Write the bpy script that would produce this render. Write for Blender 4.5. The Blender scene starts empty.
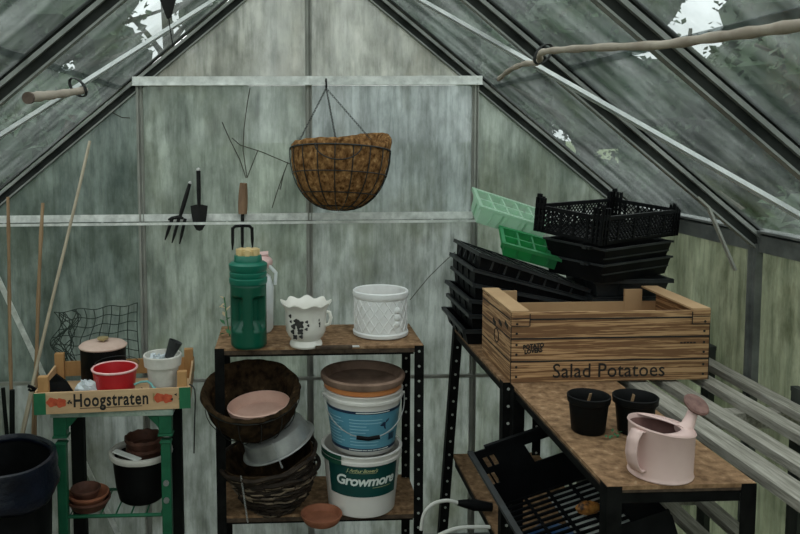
import bpy, bmesh, math, random
from mathutils import Vector, Matrix, Euler, noise
rnd = random.Random(7)
PI = math.pi
S = bpy.context.scene
C = S.collection

# ------------------------------------------------------------------ camera
F, CX, D, CZ = 773.4, -0.0954, 2.8268, 0.3016
YAW, PITCH, ROLL, PPX, PPY = 0.0388, 0.0777, 0.0054, 313.2, 198.6
MID = 1.27
CAM = Vector((CX, -D, MID + CZ))
_cy, _sy, _cp, _sp, _cr, _sr = math.cos(YAW), math.sin(YAW), math.cos(PITCH), math.sin(PITCH), math.cos(ROLL), math.sin(ROLL)
vx = Vector((_cy, -_sy, 0)); vy = Vector((_sy, _cy, 0)); vz = Vector((0, 0, 1))
FWD = _cp * vy - _sp * vz
z2 = _sp * vy + _cp * vz
RIGHT = _cr * vx - _sr * z2
UP = _sr * vx + _cr * z2

def ray(px, py):
    return FWD + RIGHT * ((px - PPX) / F) + UP * ((PPY - py) / F)
def at_y(px, py, Y):
    d = ray(px, py); return CAM + d * ((Y - CAM.y) / d.y)
def at_z(px, py, Z):
    d = ray(px, py); return CAM + d * ((Z - CAM.z) / d.z)
def at_plane(px, py, p, n):
    d = ray(px, py); return CAM + d * ((Vector(p) - CAM).dot(n) / d.dot(n))

cam_d = bpy.data.cameras.new('camera'); cam = bpy.data.objects.new('camera', cam_d); C.objects.link(cam)
cam_d.sensor_width = 36; cam_d.lens = F * 36 / 800
cam_d.shift_x = (400 - PPX) / 800; cam_d.shift_y = -(267 - PPY) / 800
cam_d.clip_start = .02
m = Matrix((RIGHT, UP, -FWD)).transposed().to_4x4(); m.translation = CAM
cam.matrix_world = m
S.camera = cam

# ------------------------------------------------------------------ materials
def new_mat(name):
    mt = bpy.data.materials.new(name); mt.use_nodes = True
    nt = mt.node_tree; nt.nodes.clear()
    return mt, nt, nt.nodes.new('ShaderNodeOutputMaterial')
def N(nt, t, **kw):
    n = nt.nodes.new(t)
    for k, v in kw.items(): setattr(n, k, v)
    return n
def c4(c): return (c[0], c[1], c[2], 1)
def ramp(nt, fac, stops):
    r = N(nt, 'ShaderNodeValToRGB')
    el = r.color_ramp.elements
    while len(el) < len(stops): el.new(.5)
    for e, (p, c) in zip(el, stops): e.position = p; e.color = c4(c) if len(c) == 3 else c
    nt.links.new(fac, r.inputs['Fac']); return r.outputs['Color']
def coords(nt, scale, obj=True):
    tc = N(nt, 'ShaderNodeTexCoord'); mp = N(nt, 'ShaderNodeMapping')
    mp.inputs['Scale'].default_value = scale
    nt.links.new(tc.outputs['Object'], mp.inputs['Vector']); return mp.outputs['Vector']
def noise_n(nt, vec, scale, detail=5, rough=.6):
    n = N(nt, 'ShaderNodeTexNoise'); n.inputs['Scale'].default_value = scale
    n.inputs['Detail'].default_value = detail; n.inputs['Roughness'].default_value = rough
    nt.links.new(vec, n.inputs['Vector']); return n.outputs['Fac']

def mat(name, c1, c2=None, rough=.6, scale=(8, 8, 8), nscale=1, lo=.35, hi=.65, metal=0, bump=0, bscale=None, spec=.4, c3=None, trans=0, alpha=1):
    mt, nt, out = new_mat(name)
    b = N(nt, 'ShaderNodeBsdfPrincipled'); nt.links.new(b.outputs[0], out.inputs[0])
    b.inputs['Roughness'].default_value = rough; b.inputs['Metallic'].default_value = metal
    b.inputs['Specular IOR Level'].default_value = spec
    b.inputs['Base Color'].default_value = c4(c1)
    if trans: b.inputs['Transmission Weight'].default_value = trans
    if alpha < 1: b.inputs['Alpha'].default_value = alpha
    if c2 is not None:
        v = coords(nt, scale); f = noise_n(nt, v, nscale)
        st = [(lo, c1), (hi, c2)]
        if c3 is not None: st.append((min(.97, hi + .1), c3))
        nt.links.new(ramp(nt, f, st), b.inputs['Base Color'])
        if bump:
            v2 = coords(nt, bscale or scale); f2 = noise_n(nt, v2, 1)
            bp = N(nt, 'ShaderNodeBump'); bp.inputs['Strength'].default_value = bump; bp.inputs['Distance'].default_value = .004
            nt.links.new(f2, bp.inputs['Height']); nt.links.new(bp.outputs[0], b.inputs['Normal'])
    return mt

def glass(name, clear, stain_lo, stain_hi, streak=(14, 14, 1.6), clear_rng=(.0, .3), tint=(.8, .9, .86), algae=(.09, .115, .05), gloss=.05, back=.45, algae_pos=(.5, .68)):
    """dirty horticultural glass: a film that glows through and scatters, partly see-through, slightly shiny"""
    mt, nt, out = new_mat(name)
    v = coords(nt, streak); f = noise_n(nt, v, 1, 6, .62)
    v3 = coords(nt, (60, 60, 5)); f3 = noise_n(nt, v3, 1, 3, .7)
    v2 = coords(nt, (3.2, 3.2, 2.0)); f2 = noise_n(nt, v2, 1, 6, .65)
    col = ramp(nt, f, [(.34, stain_lo), (.64, stain_hi)])
    mx = N(nt, 'ShaderNodeMixRGB', blend_type='MULTIPLY'); mx.inputs[0].default_value = .75
    nt.links.new(col, mx.inputs[1]); nt.links.new(ramp(nt, f3, [(.3, (.55, .57, .55)), (.55, (1, 1, 1))]), mx.inputs[2])
    al = N(nt, 'ShaderNodeMixRGB'); nt.links.new(ramp(nt, f2, [(algae_pos[0], (0, 0, 0)), (algae_pos[1], (.85, .85, .85))]), al.inputs[0])
    nt.links.new(mx.outputs[0], al.inputs[1]); al.inputs[2].default_value = c4(algae)
    v5 = coords(nt, (26, 26, 11)); f5 = noise_n(nt, v5, 1, 4, .7)
    mb_ = N(nt, 'ShaderNodeMixRGB', blend_type='MULTIPLY'); mb_.inputs[0].default_value = .45
    nt.links.new(al.outputs[0], mb_.inputs[1]); nt.links.new(ramp(nt, f5, [(.36, (.5, .52, .5)), (.56, (1, 1, 1))]), mb_.inputs[2]); al = mb_
    tl = N(nt, 'ShaderNodeBsdfTranslucent'); df = N(nt, 'ShaderNodeBsdfDiffuse')
    nt.links.new(al.outputs[0], tl.inputs['Color']); nt.links.new(al.outputs[0], df.inputs['Color'])
    m1 = N(nt, 'ShaderNodeMixShader'); m1.inputs[0].default_value = back
    nt.links.new(tl.outputs[0], m1.inputs[1]); nt.links.new(df.outputs[0], m1.inputs[2])
    tr = N(nt, 'ShaderNodeBsdfTransparent'); tr.inputs[0].default_value = c4(tint)
    m2 = N(nt, 'ShaderNodeMixShader')
    v4 = coords(nt, (5, 5, 1.1)); f4 = noise_n(nt, v4, 1, 5, .6)
    nt.links.new(ramp(nt, f4, [(.3, (clear_rng[0],) * 3), (.7, (clear_rng[1],) * 3)]), m2.inputs[0])
    nt.links.new(m1.outputs[0], m2.inputs[1]); nt.links.new(tr.outputs[0], m2.inputs[2])
    gl = N(nt, 'ShaderNodeBsdfGlossy'); gl.inputs['Roughness'].default_value = .08
    m3 = N(nt, 'ShaderNodeMixShader'); m3.inputs[0].default_value = gloss
    nt.links.new(m2.outputs[0], m3.inputs[1]); nt.links.new(gl.outputs[0], m3.inputs[2])
    nt.links.new(m3.outputs[0], out.inputs[0])
    return mt

M = {}
M['glass_gable'] = glass('dirty_gable_glass', .2, (.275, .30, .28), (.57, .60, .595), streak=(8, 8, 3.0), clear_rng=(.04, .30), algae_pos=(.50, .78), algae=(.22, .235, .17), tint=(.70, .73, .72))
GV = dict(streak=(8, 8, 3.0), clear_rng=(.04, .30), tint=(.70, .73, .72))
M['glass_beige'] = glass('beige_filmed_glass', .2, (.32, .325, .29), (.64, .645, .60), algae_pos=(.52, .8), algae=(.30, .27, .20), **GV)
M['glass_green'] = glass('green_filmed_glass', .2, (.13, .165, .15), (.36, .415, .385), algae_pos=(.48, .70), algae=(.09, .115, .085), **GV)
M['glass_blue'] = glass('pale_filmed_glass', .2, (.29, .32, .315), (.60, .645, .65), algae_pos=(.54, .78), algae=(.24, .25, .20), **GV)
M['glass_mid'] = glass('grey_green_filmed_glass', .2, (.23, .265, .235), (.50, .545, .50), algae_pos=(.50, .74), algae=(.17, .185, .12), **GV)
M['glass_side'] = glass('algae_side_glass', .2, (.23, .24, .17), (.42, .425, .33), streak=(10, 10, 3), clear_rng=(.05, .25), algae_pos=(.52, .66), algae=(.10, .105, .06))
M['glass_roof'] = glass('streaked_roof_glass', .8, (.07, .085, .08), (.34, .365, .355), streak=(2.2, 16, 2.2), clear_rng=(.68, .955), tint=(.56, .585, .58), algae_pos=(.55, .8), gloss=.06, back=.3)
M['alu'] = mat('weathered_aluminium', (.22, .225, .20), (.36, .365, .33), .6, (9, 9, 9), lo=.3, hi=.7, metal=.2, c3=(.17, .175, .14))
M['alu_bright'] = mat('pitted_aluminium', (.48, .50, .475), (.72, .74, .71), .55, (30, 30, 30), lo=.30, hi=.55, metal=.1, c3=(.82, .84, .81))
M['alu_dark'] = mat('grimy_aluminium', (.075, .082, .078), (.17, .18, .17), .6, (9, 9, 9), metal=.3)
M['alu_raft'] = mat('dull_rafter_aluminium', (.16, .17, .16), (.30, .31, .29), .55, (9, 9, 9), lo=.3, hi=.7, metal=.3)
M['alu_black'] = mat('shaded_channel_aluminium', (.012, .014, .013), (.035, .038, .035), .7, (9, 9, 9), spec=.1)  # near-black colour paints shade into the rafter channels
M['strip'] = mat('brace_aluminium', (.5, .53, .52), (.66, .69, .67), .4, (20, 20, 20), metal=.4)
M['soil'] = mat('earth_floor', (.09, .075, .055), (.2, .17, .13), .9, (7, 7, 7), bump=.5)
M['grass'] = mat('rough_grass', (.06, .09, .03), (.12, .15, .06), .9, (4, 4, 4))
M['board'] = mat('chipboard', (.13, .074, .038), (.29, .175, .095), .85, (45, 45, 45), lo=.34, hi=.6, c3=(.38, .26, .16), bump=.5, spec=.15)
M['board_edge'] = mat('dark_board_edge', (.045, .032, .024), (.10, .072, .05), .85, (40, 40, 40), spec=.1)
M['blackmetal'] = mat('black_angle_iron', (.0025, .0027, .0027), (.008, .0085, .008), .6, (20, 20, 20), spec=.08)
M['hole'] = mat('pale_punched_hole', (.36, .37, .34), rough=.7)
M['black'] = mat('black_plastic', (.002, .0024, .0027), (.0055, .006, .0066), .55, (18, 18, 18), spec=.12)
M['black2'] = mat('highlit_black_plastic', (.010, .012, .013), (.026, .030, .032), .45, (14, 14, 14), spec=.4)  # raised blue-grey tone paints in highlights on tray rims and crate side
M['navy'] = mat('navy_bin_liner', (.002, .003, .007), (.006, .009, .018), .3, (15, 15, 15), spec=.35, bump=.8, bscale=(30, 30, 60))
M['greenpaint'] = mat('chipped_green_paint', (.008, .075, .036), (.014, .115, .056), .5, (16, 16, 16), lo=.3, hi=.62, c3=(.05, .12, .07), bump=.2, spec=.25)
M['greentop'] = mat('worn_green_top', (.18, .27, .22), (.36, .42, .36), .7, (25, 8, 25), c3=(.12, .2, .15))
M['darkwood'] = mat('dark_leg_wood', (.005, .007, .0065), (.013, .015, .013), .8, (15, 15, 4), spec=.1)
M['crate'] = mat('raw_crate_wood', (.44, .28, .15), (.58, .40, .23), .75, (6, 30, 30), c3=(.36, .22, .12))
M['crate_orange'] = mat('varnished_post_wood', (.36, .19, .07), (.48, .27, .11), .7, (30, 30, 6))
M['crate_green'] = mat('green_end_paint', (.010, .115, .05), (.018, .15, .065), .6, (20, 20, 20))
M['ink'] = mat('black_print', (.012, .011, .010), rough=.7)
M['ink_red'] = mat('red_print', (.42, .055, .022), (.55, .11, .045), .7, (60, 60, 60))
M['red'] = mat('red_plastic', (.42, .012, .018), (.50, .02, .025), .35, (10, 10, 10), spec=.5)
M['redrim'] = mat('pink_worn_rim', (.72, .38, .38), (.80, .55, .52), .5, (30, 30, 30))
M['pinklid'] = mat('dusty_pink_lid', (.46, .32, .26), (.58, .43, .36), .7, (14, 14, 14))
M['brass'] = mat('tarnished_brass', (.34, .26, .12), (.48, .38, .2), .5, (30, 30, 30), metal=.5)
M['whitepot'] = mat('chalky_white_pot', (.52, .50, .45), (.66, .64, .59), .8, (18, 18, 18), c3=(.46, .42, .36), bump=.2)
M['darkgrey'] = mat('dark_grey_plastic', (.015, .017, .018), (.035, .038, .038), .5, (20, 20, 20))
M['net'] = mat('dark_green_netting', (.012, .022, .017), (.02, .035, .026), .6)
M['foil'] = mat('crumpled_pale_plastic', (.5, .55, .58), (.65, .7, .72), .35, (20, 20, 20))
M['teal'] = mat('teal_cord', (.12, .33, .33), (.2, .45, .43), .7)
M['cane'] = mat('bamboo_cane', (.20, .12, .06), (.32, .21, .115), .6, (20, 20, 5))
M['cane_pale'] = mat('pale_cane', (.33, .28, .20), (.46, .40, .30), .6, (20, 20, 5))
M['terracotta'] = mat('terracotta', (.21, .075, .038), (.31, .115, .06), .75, (14, 14, 14), bump=.15)
M['terra_dark'] = mat('dark_terracotta', (.055, .022, .014), (.12, .048, .03), .7, (16, 16, 16), c3=(.07, .032, .022))
M['terra_rim'] = mat('soot_brown_terracotta', (.15, .095, .068), (.30, .20, .15), .85, (10, 10, 10), spec=.1)
M['terra_orange'] = mat('glossy_orange_terracotta', (.55, .19, .06), (.62, .25, .09), .45, (10, 10, 10))
M['terra_pink'] = mat('pale_pink_terracotta', (.55, .34, .27), (.64, .42, .34), .8, (14, 14, 14), bump=.1)
M['green_flask'] = mat('deep_green_plastic', (.0, .060, .034), (.001, .078, .044), .33, (8, 8, 8), spec=.4)
M['green_flask_light'] = mat('teal_green_plastic', (.002, .11, .07), (.004, .14, .09), .35, (8, 8, 8), spec=.5)
M['porcelain'] = mat('white_glazed_ceramic', (.70, .68, .62), (.78, .76, .70), .22, (6, 6, 6), spec=.6)
M['lattice_white'] = mat('matt_white_ceramic', (.70, .71, .70), (.80, .81, .80), .55, (16, 16, 16))
M['potsoil'] = mat('dry_compost', (.32, .26, .22), (.46, .4, .35), .9, (30, 30, 30), bump=.4)
M['darksoil'] = mat('dark_compost', (.02, .016, .012), (.06, .045, .03), .9, (40, 40, 40), bump=.5)
M['floral'] = mat('black_floral_print', (.02, .02, .022), (.05, .045, .045), .3, (80, 80, 80))
M['white_plastic'] = mat('milky_white_plastic', (.62, .66, .66), (.72, .76, .76), .4, (6, 6, 6))
M['pinkplastic'] = mat('pale_pink_plastic', (.66, .42, .40), (.74, .52, .49), .4)
M['leaf_dry'] = mat('dry_leaf', (.45, .36, .22), (.6, .5, .33), .8)
M['cream_cap'] = mat('cream_yellow_plastic', (.55, .40, .18), (.66, .50, .25), .5)
M['leaf_green'] = mat('small_green_leaf', (.03, .13, .05), (.05, .19, .08), .6)
M['coir'] = mat('coir_fibre', (.07, .03, .010), (.27, .14, .055), .95, (70, 70, 55), lo=.34, hi=.58, c3=(.42, .25, .11), bump=1.0, bscale=(90, 90, 60), spec=.05)
M['coir_dark'] = mat('old_dark_coir', (.012, .008, .005), (.05, .031, .016), .95, (40, 40, 30), c3=(.13, .078, .036), bump=1.0, spec=.05)
M['wire'] = mat('black_wire', (.012, .014, .013), rough=.5)
M['wire_grey'] = mat('galvanised_wire', (.24, .25, .24), (.38, .39, .38), .4, metal=.5)
M['twig'] = mat('dark_willow_twig', (.010, .007, .005), (.036, .025, .017), .7, (30, 30, 30), c3=(.10, .07, .045), spec=.2)
M['twig_pale'] = mat('peeled_willow_twig', (.07, .05, .034), (.27, .205, .135), .7, (30, 30, 30))
M['zinc'] = mat('dull_zinc', (.22, .225, .22), (.40, .41, .395), .42, (9, 9, 9), metal=.5)
M['bucket'] = mat('off_white_bucket', (.66, .64, .60), (.76, .74, .70), .45, (5, 5, 5))
M['label_blue'] = mat('blue_paper_label', (.075, .26, .37), (.12, .34, .45), .5, (5, 5, 5))
M['label_navy'] = mat('navy_print', (.012, .03, .07), rough=.5)
M['label_green'] = mat('dark_green_label', (.003, .052, .047), (.005, .064, .057), .45, (5, 5, 5))
M['label_text'] = mat('pale_print', (.75, .8, .76), rough=.5)
M['label_gold'] = mat('yellowish_print', (.55, .55, .28), rough=.5)
M['tan_print'] = mat('pale_blue_print', (.30, .55, .66), rough=.5)
M['lid_green'] = mat('dark_green_grip', (.008, .06, .035), rough=.5)
M['pot_black'] = mat('black_pot_plastic', (.0025, .0028, .0028), (.006, .0065, .0065), .55, (10, 10, 10), spec=.12)
M['pinkcan'] = mat('powder_pink_enamel', (.60, .42, .385), (.68, .50, .46), .5, (7, 7, 7), c3=(.55, .37, .34))
M['pinkrose'] = mat('rusty_pink_rose', (.12, .06, .05), (.22, .12, .10), .7, (60, 60, 60))
M['canin'] = mat('dark_brown_can_inside', (.10, .045, .04), (.18, .09, .075), .7, (20, 20, 20))  # dark brown lining, darker than the pink body
M['cardboard'] = mat('brown_cardboard', (.40, .25, .13), (.47, .31, .165), .8, (6, 6, 6))
M['slat'] = mat('weathered_grey_timber', (.19, .18, .15), (.36, .345, .30), .9, (130, 9, 130), lo=.34, hi=.62, c3=(.45, .435, .385), bump=.6, spec=.1)
M['slat_leg'] = mat('green_stained_timber', (.05, .07, .045), (.13, .15, .1), .85, (20, 20, 4))
M['darkpost'] = mat('dark_timber_post', (.02, .025, .022), (.05, .055, .045), .8, (20, 20, 4))
M['blue_bag'] = mat('blue_plastic_sack', (.012, .06, .19), (.03, .12, .32), .35, (12, 12, 12), bump=.6)
M['paper'] = mat('pale_paper', (.62, .64, .60), (.72, .74, .7), .7, (9, 9, 9))
M['gourd'] = mat('mottled_orange_skin', (.04, .02, .012), (.50, .20, .04), .6, (40, 40, 40), lo=.4, hi=.55, c3=(.65, .33, .08))
M['cable'] = mat('white_cable', (.6, .6, .56), rough=.5)
M['pole'] = mat('peeled_branch', (.30, .25, .20), (.46, .40, .33), .8, (14, 14, 14), bump=.4)
M['pole_end'] = mat('dark_cut_wood', (.07, .045, .035), (.14, .1, .08), .8, (40, 40, 40))
M['handle'] = mat('worn_ash_handle', (.16, .09, .05), (.30, .185, .11), .6, (30, 30, 8), c3=(.42, .3, .22))
M['iron'] = mat('blackened_iron', (.006, .0065, .0065), (.016, .016, .015), .6, (25, 25, 25), spec=.2)
M['tip'] = mat('pale_handle_tip', (.5, .5, .48), rough=.5)
M['bark'] = mat('wet_bark', (.03, .028, .022), (.08, .07, .055), .9, (8, 8, 2))
M['leaves'] = mat('evergreen_leaves', (.014, .034, .016), (.04, .08, .03), .6, (3, 3, 3))
M['leaves2'] = mat('ivy_leaves', (.02, .045, .03), (.055, .09, .05), .6, (3, 3, 3))

# woodgrain-printed cardboard
def woodprint():
    mt, nt, out = new_mat('wood_print_cardboard')
    b = N(nt, 'ShaderNodeBsdfPrincipled'); nt.links.new(b.outputs[0], out.inputs[0]); b.inputs['Roughness'].default_value = .65
    v = coords(nt, (2.6, 2.6, 95)); f = noise_n(nt, v, 1, 5, .6)
    w = N(nt, 'ShaderNodeMath', operation='MULTIPLY'); nt.links.new(f, w.inputs[0]); w.inputs[1].default_value = 26
    s = N(nt, 'ShaderNodeMath', operation='SINE'); nt.links.new(w.outputs[0], s.inputs[0])
    col = ramp(nt, s.outputs[0], [(.0, (.17, .08, .032)), (.4, (.36, .20, .09)), (.9, (.46, .275, .135))])
    nt.links.new(col, b.inputs['Base Color']); return mt
M['woodprint'] = woodprint()

def greenplastic(name, col, mixf):
    mt, nt, out = new_mat(name)
    d = N(nt, 'ShaderNodeBsdfPrincipled'); d.inputs['Base Color'].default_value = c4(col); d.inputs['Roughness'].default_value = .3
    t = N(nt, 'ShaderNodeBsdfTranslucent'); t.inputs[0].default_value = c4(col)
    tr = N(nt, 'ShaderNodeBsdfTransparent'); tr.inputs[0].default_value = (min(1, col[0] * 1.6), 1, min(1, col[2] * 1.6), 1)
    m1 = N(nt, 'ShaderNodeMixShader'); m1.inputs[0].default_value = .45
    nt.links.new(d.outputs[0], m1.inputs[1]); nt.links.new(t.outputs[0], m1.inputs[2])
    m2 = N(nt, 'ShaderNodeMixShader'); m2.inputs[0].default_value = mixf
    nt.links.new(m1.outputs[0], m2.inputs[1]); nt.links.new(tr.outputs[0], m2.inputs[2])
    nt.links.new(m2.outputs[0], out.inputs[0]); return mt
M['green_clear'] = greenplastic('pale_green_clear_plastic', (.62, .82, .67), .5)
M['green_tray'] = greenplastic('green_tray_plastic', (.09, .42, .21), .32)

# ------------------------------------------------------------------ mesh builder
class MB:
    def __init__(s): s.bm = bmesh.new(); s.mi = 0
    def face(s, vs):
        try:
            f = s.bm.faces.new(vs); f.material_index = s.mi; return f
        except ValueError: return None
    def box(s, c, size, rot=None, taper=1.0):
        c = Vector(c); hx, hy, hz = size[0] / 2, size[1] / 2, size[2] / 2
        R = rot if rot is not None else Matrix.Identity(3)
        P = []
        for z in (-hz, hz):
            t = taper if z > 0 else 1
            for x, y in ((-hx, -hy), (hx, -hy), (hx, hy), (-hx, hy)):
                P.append(s.bm.verts.new(c + R @ Vector((x * t, y * t, z))))
        for q in ((0, 3, 2, 1), (4, 5, 6, 7), (0, 1, 5, 4), (1, 2, 6, 5), (2, 3, 7, 6), (3, 0, 4, 7)):
            s.face([P[i] for i in q])
        return s
    def bar(s, a, b, w, h, up=(0, 0, 1)):
        a, b = Vector(a), Vector(b); d = (b - a); L = d.length; d.normalize()
        side = d.cross(Vector(up))
        if side.length < 1e-4: side = Vector((1, 0, 0))
        side.normalize(); u = side.cross(d)
        R = Matrix((d, side, u)).transposed()
        return s.box((a + b) / 2, (L, w, h), R)
    def tube(s, pts, r, seg=8, closed=False, cap=True):
        pts = [Vector(p) for p in pts]; n = len(pts)
        rs = r if isinstance(r, (list, tuple)) else [r] * n
        rings = []; prev = None
        for i, p in enumerate(pts):
            if closed: t = pts[(i + 1) % n] - pts[i - 1]
            else: t = pts[min(i + 1, n - 1)] - pts[max(i - 1, 0)]
            if t.length < 1e-9: t = Vector((0, 0, 1))
            t.normalize()
            if prev is None:
                a = Vector((0, 0, 1)) if abs(t.z) < .9 else Vector((1, 0, 0))
                u = t.cross(a).normalized()
            else:
                u = prev - t * prev.dot(t)
                u = u.normalized() if u.length > 1e-6 else t.orthogonal().normalized()
            prev = u; w = t.cross(u)
            rings.append([s.bm.verts.new(p + (u * math.cos(2 * PI * k / seg) + w * math.sin(2 * PI * k / seg)) * rs[i]) for k in range(seg)])
        m_ = n if closed else n - 1
        for i in range(m_):
            A, B = rings[i], rings[(i + 1) % n]
            for k in range(seg): s.face([A[k], A[(k + 1) % seg], B[(k + 1) % seg], B[k]])
        if cap and not closed:
            s.face(rings[0][::-1]); s.face(rings[-1])
        return s
    def lathe(s, prof, seg=40, wob=None, sx=1, sy=1, ang=(0, 2 * PI), off=(0, 0)):
        """profile of (r,z) from bottom-outside round to the inside; r=0 ends close"""
        rings = []; full = abs(ang[1] - ang[0] - 2 * PI) < 1e-6
        cnt = seg if full else seg + 1
        for (r, z) in prof:
            if r < 1e-6: rings.append([s.bm.verts.new((off[0], off[1], z))]); continue
            ring = []
            for k in range(cnt):
                a = ang[0] + (ang[1] - ang[0]) * k / seg
                rr, zz = (r, z) if wob is None else wob(r, z, a)
                ring.append(s.bm.verts.new((off[0] + rr * sx * math.cos(a), off[1] + rr * sy * math.sin(a), zz)))
            rings.append(ring)
        for A, B in zip(rings, rings[1:]):
            for k in range(seg if full else seg):
                k2 = (k + 1) % cnt
                if not full and k + 1 >= cnt: continue
                if len(A) == 1 and len(B) == 1: continue
                if len(A) == 1: s.face([A[0], B[k2], B[k]])
                elif len(B) == 1: s.face([A[k], A[k2], B[0]])
                else: s.face([A[k], A[k2], B[k2], B[k]])
        return s
    def poly(s, pts, th=0, n=None):
        """flat polygon, given thickness th along its normal"""
        vs = [s.bm.verts.new(Vector(p)) for p in pts]
        f = s.face(vs)
        if th and f:
            f.normal_update(); nn = Vector(n) if n else f.normal.copy()
            top = [s.bm.verts.new(v.co + nn * th) for v in vs]
            s.face(top)
            for i in range(len(vs)):
                j = (i + 1) % len(vs); s.face([vs[i], vs[j], top[j], top[i]])
        return s
    def sphere(s, c, r, seg=12, rings=8, sc=(1, 1, 1), jig=0):
        c = Vector(c); R = []
        for i in range(rings + 1):
            t = PI * i / rings
            if i in (0, rings): R.append([s.bm.verts.new(c + Vector((0, 0, r * math.cos(t) * sc[2])))]); continue
            R.append([s.bm.verts.new(c + Vector((r * math.sin(t) * math.cos(2 * PI * k / seg) * sc[0], r * math.sin(t) * math.sin(2 * PI * k / seg) * sc[1], r * math.cos(t) * sc[2])) * (1 + jig * (rnd.random() - .5))) for k in range(seg)])
        for A, B in zip(R, R[1:]):
            for k in range(seg):
                k2 = (k + 1) % seg
                if len(A) == 1: s.face([A[0], B[k], B[k2]])
                elif len(B) == 1: s.face([A[k], B[0], A[k2]])
                else: s.face([A[k], B[k], B[k2], A[k2]])
        return s
    def panel(s, o, u, v, n, W, H, holes, th):
        """sheet W x H at o along u,v with rectangular holes (x0,y0,x1,y1), thickness th along n"""
        xs = sorted({0, W} | {h[0] for h in holes} | {h[2] for h in holes}); ys = sorted({0, H} | {h[1] for h in holes} | {h[3] for h in holes})
        R = Matrix((u, v, n)).transposed()
        for x0, x1 in zip(xs, xs[1:]):
            for y0, y1 in zip(ys, ys[1:]):
                mx, my = (x0 + x1) / 2, (y0 + y1) / 2
                if any(h[0] < mx < h[2] and h[1] < my < h[3] for h in holes): continue
                s.box(Vector(o) + R @ Vector((mx, my, th / 2)), (x1 - x0, y1 - y0, th), R)
        return s
    def add(s, verts, faces, xf=lambda p: p):
        vs = [s.bm.verts.new(xf(Vector(p))) for p in verts]
        for f in faces: s.face([vs[i] for i in f])
        return s

def link(name, mb, mt, parent=None, smooth=False, label=None, bevel=0, solid=0, kind=None):
    bmesh.ops.recalc_face_normals(mb.bm, faces=mb.bm.faces) if not getattr(mb, 'keep', False) else None
    me = bpy.data.meshes.new(name); mb.bm.to_mesh(me); mb.bm.free()
    for k in (mt if isinstance(mt, (list, tuple)) else [mt]): me.materials.append(M[k])
    if smooth:
        me.polygons.foreach_set('use_smooth', [True] * len(me.polygons))
        try: me.set_sharp_from_angle(angle=math.radians(38))
        except Exception: pass
    o = bpy.data.objects.new(name, me); C.objects.link(o)
    if parent: o.parent = parent
    if label: o['label'] = label
    if kind: o['kind'] = kind
    if solid:
        q = o.modifiers.new('thickness', 'SOLIDIFY'); q.thickness = solid; q.offset = 0
    if bevel:
        q = o.modifiers.new('bevel', 'BEVEL'); q.width = bevel; q.segments = 2; q.limit_method = 'ANGLE'
    return o
def thing(name, label, cat, loc=(0, 0, 0), rot=(0, 0, 0), group=None):
    o = bpy.data.objects.new(name, None); C.objects.link(o); o.empty_display_size = .05
    o.location = loc; o.rotation_euler = rot; tag(o, label, cat, group); return o
def tag(o, label, cat, group=None):
    o['label'] = label; o['category'] = cat
    if group: o['group'] = group
    return o
def struct(name, mb, mt, **k):
    return link(name, mb, mt, kind='structure', **k)
def copy_tree(o, parent=None):
    c = o.copy(); C.objects.link(c)
    if parent: c.parent = parent
    for ch in [x for x in C.objects if x.parent == o]: copy_tree(ch, c)
    return c

def text_geo(txt, size, shear=0, space=1.0, offset=0.0, ext=.0004):
    cu = bpy.data.curves.new('lettering', 'FONT'); cu.body = txt; cu.size = size; cu.shear = shear; cu.space_character = space
    cu.align_x = 'CENTER'; cu.offset = offset; cu.extrude = ext; cu.resolution_u = 3
    o = bpy.data.objects.new('lettering', cu); C.objects.link(o)
    dg = bpy.context.evaluated_depsgraph_get(); me = o.evaluated_get(dg).to_mesh()
    v = [x.co.copy() for x in me.vertices]; f = [tuple(p.vertices) for p in me.polygons]
    o.evaluated_get(dg).to_mesh_clear(); bpy.data.objects.remove(o); bpy.data.curves.remove(cu)
    return v, f
def flat_text(mb, txt, size, o, u, v, n, **k):
    V, Fc = text_geo(txt, size, **k); o, u, v, n = map(Vector, (o, u, v, n))
    mb.add(V, Fc, lambda p: o + u * p.x + v * p.y + n * p.z)
def around(a0, z0, rad, cone=0):
    """map flat x,y to a (tapered) cylinder facing -Y at angle a0"""
    def f(p):
        r = rad + cone * p.y + p.z
        a = a0 + p.x / rad
        return Vector((r * math.sin(a), -r * math.cos(a), z0 + p.y))
    return f
def wrap_rect(mb, x0, x1, y0, y1, th, fn, n=24):
    for i in range(n):
        xa, xb = x0 + (x1 - x0) * i / n, x0 + (x1 - x0) * (i + 1) / n
        P = [(xa, y0, th), (xb, y0, th), (xb, y1, th), (xa, y1, th)]
        mb.face([mb.bm.verts.new(fn(Vector(p))) for p in P])

# ------------------------------------------------------------------ greenhouse
HW, APEX, TR, BAY = 1.22, MID + 1.0327, 0.8168, 0.6461
EAVE = APEX - HW * TR
ZU, ZL, ZB = MID + .4924, MID - .5871, .06
YF = -4.2
def slope(x): return APEX - abs(x) * TR
trim_i = [0]; win_i = [0]
def trim(mb, mt, **k):
    trim_i[0] += 1; return struct('trim_%d' % trim_i[0], mb, mt, **k)
def window(mb, mt):
    win_i[0] += 1; return struct('window_%d' % win_i[0], mb, mt)

mb = MB(); mb.box((0, (YF + .05) / 2, -.05), (2 * HW + .1, -YF + .1, .1)); struct('floor', mb, 'soil')
mb = MB(); mb.box((0, -1, -.16), (600, 600, .1)); struct('ground', mb, 'grass')

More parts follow.
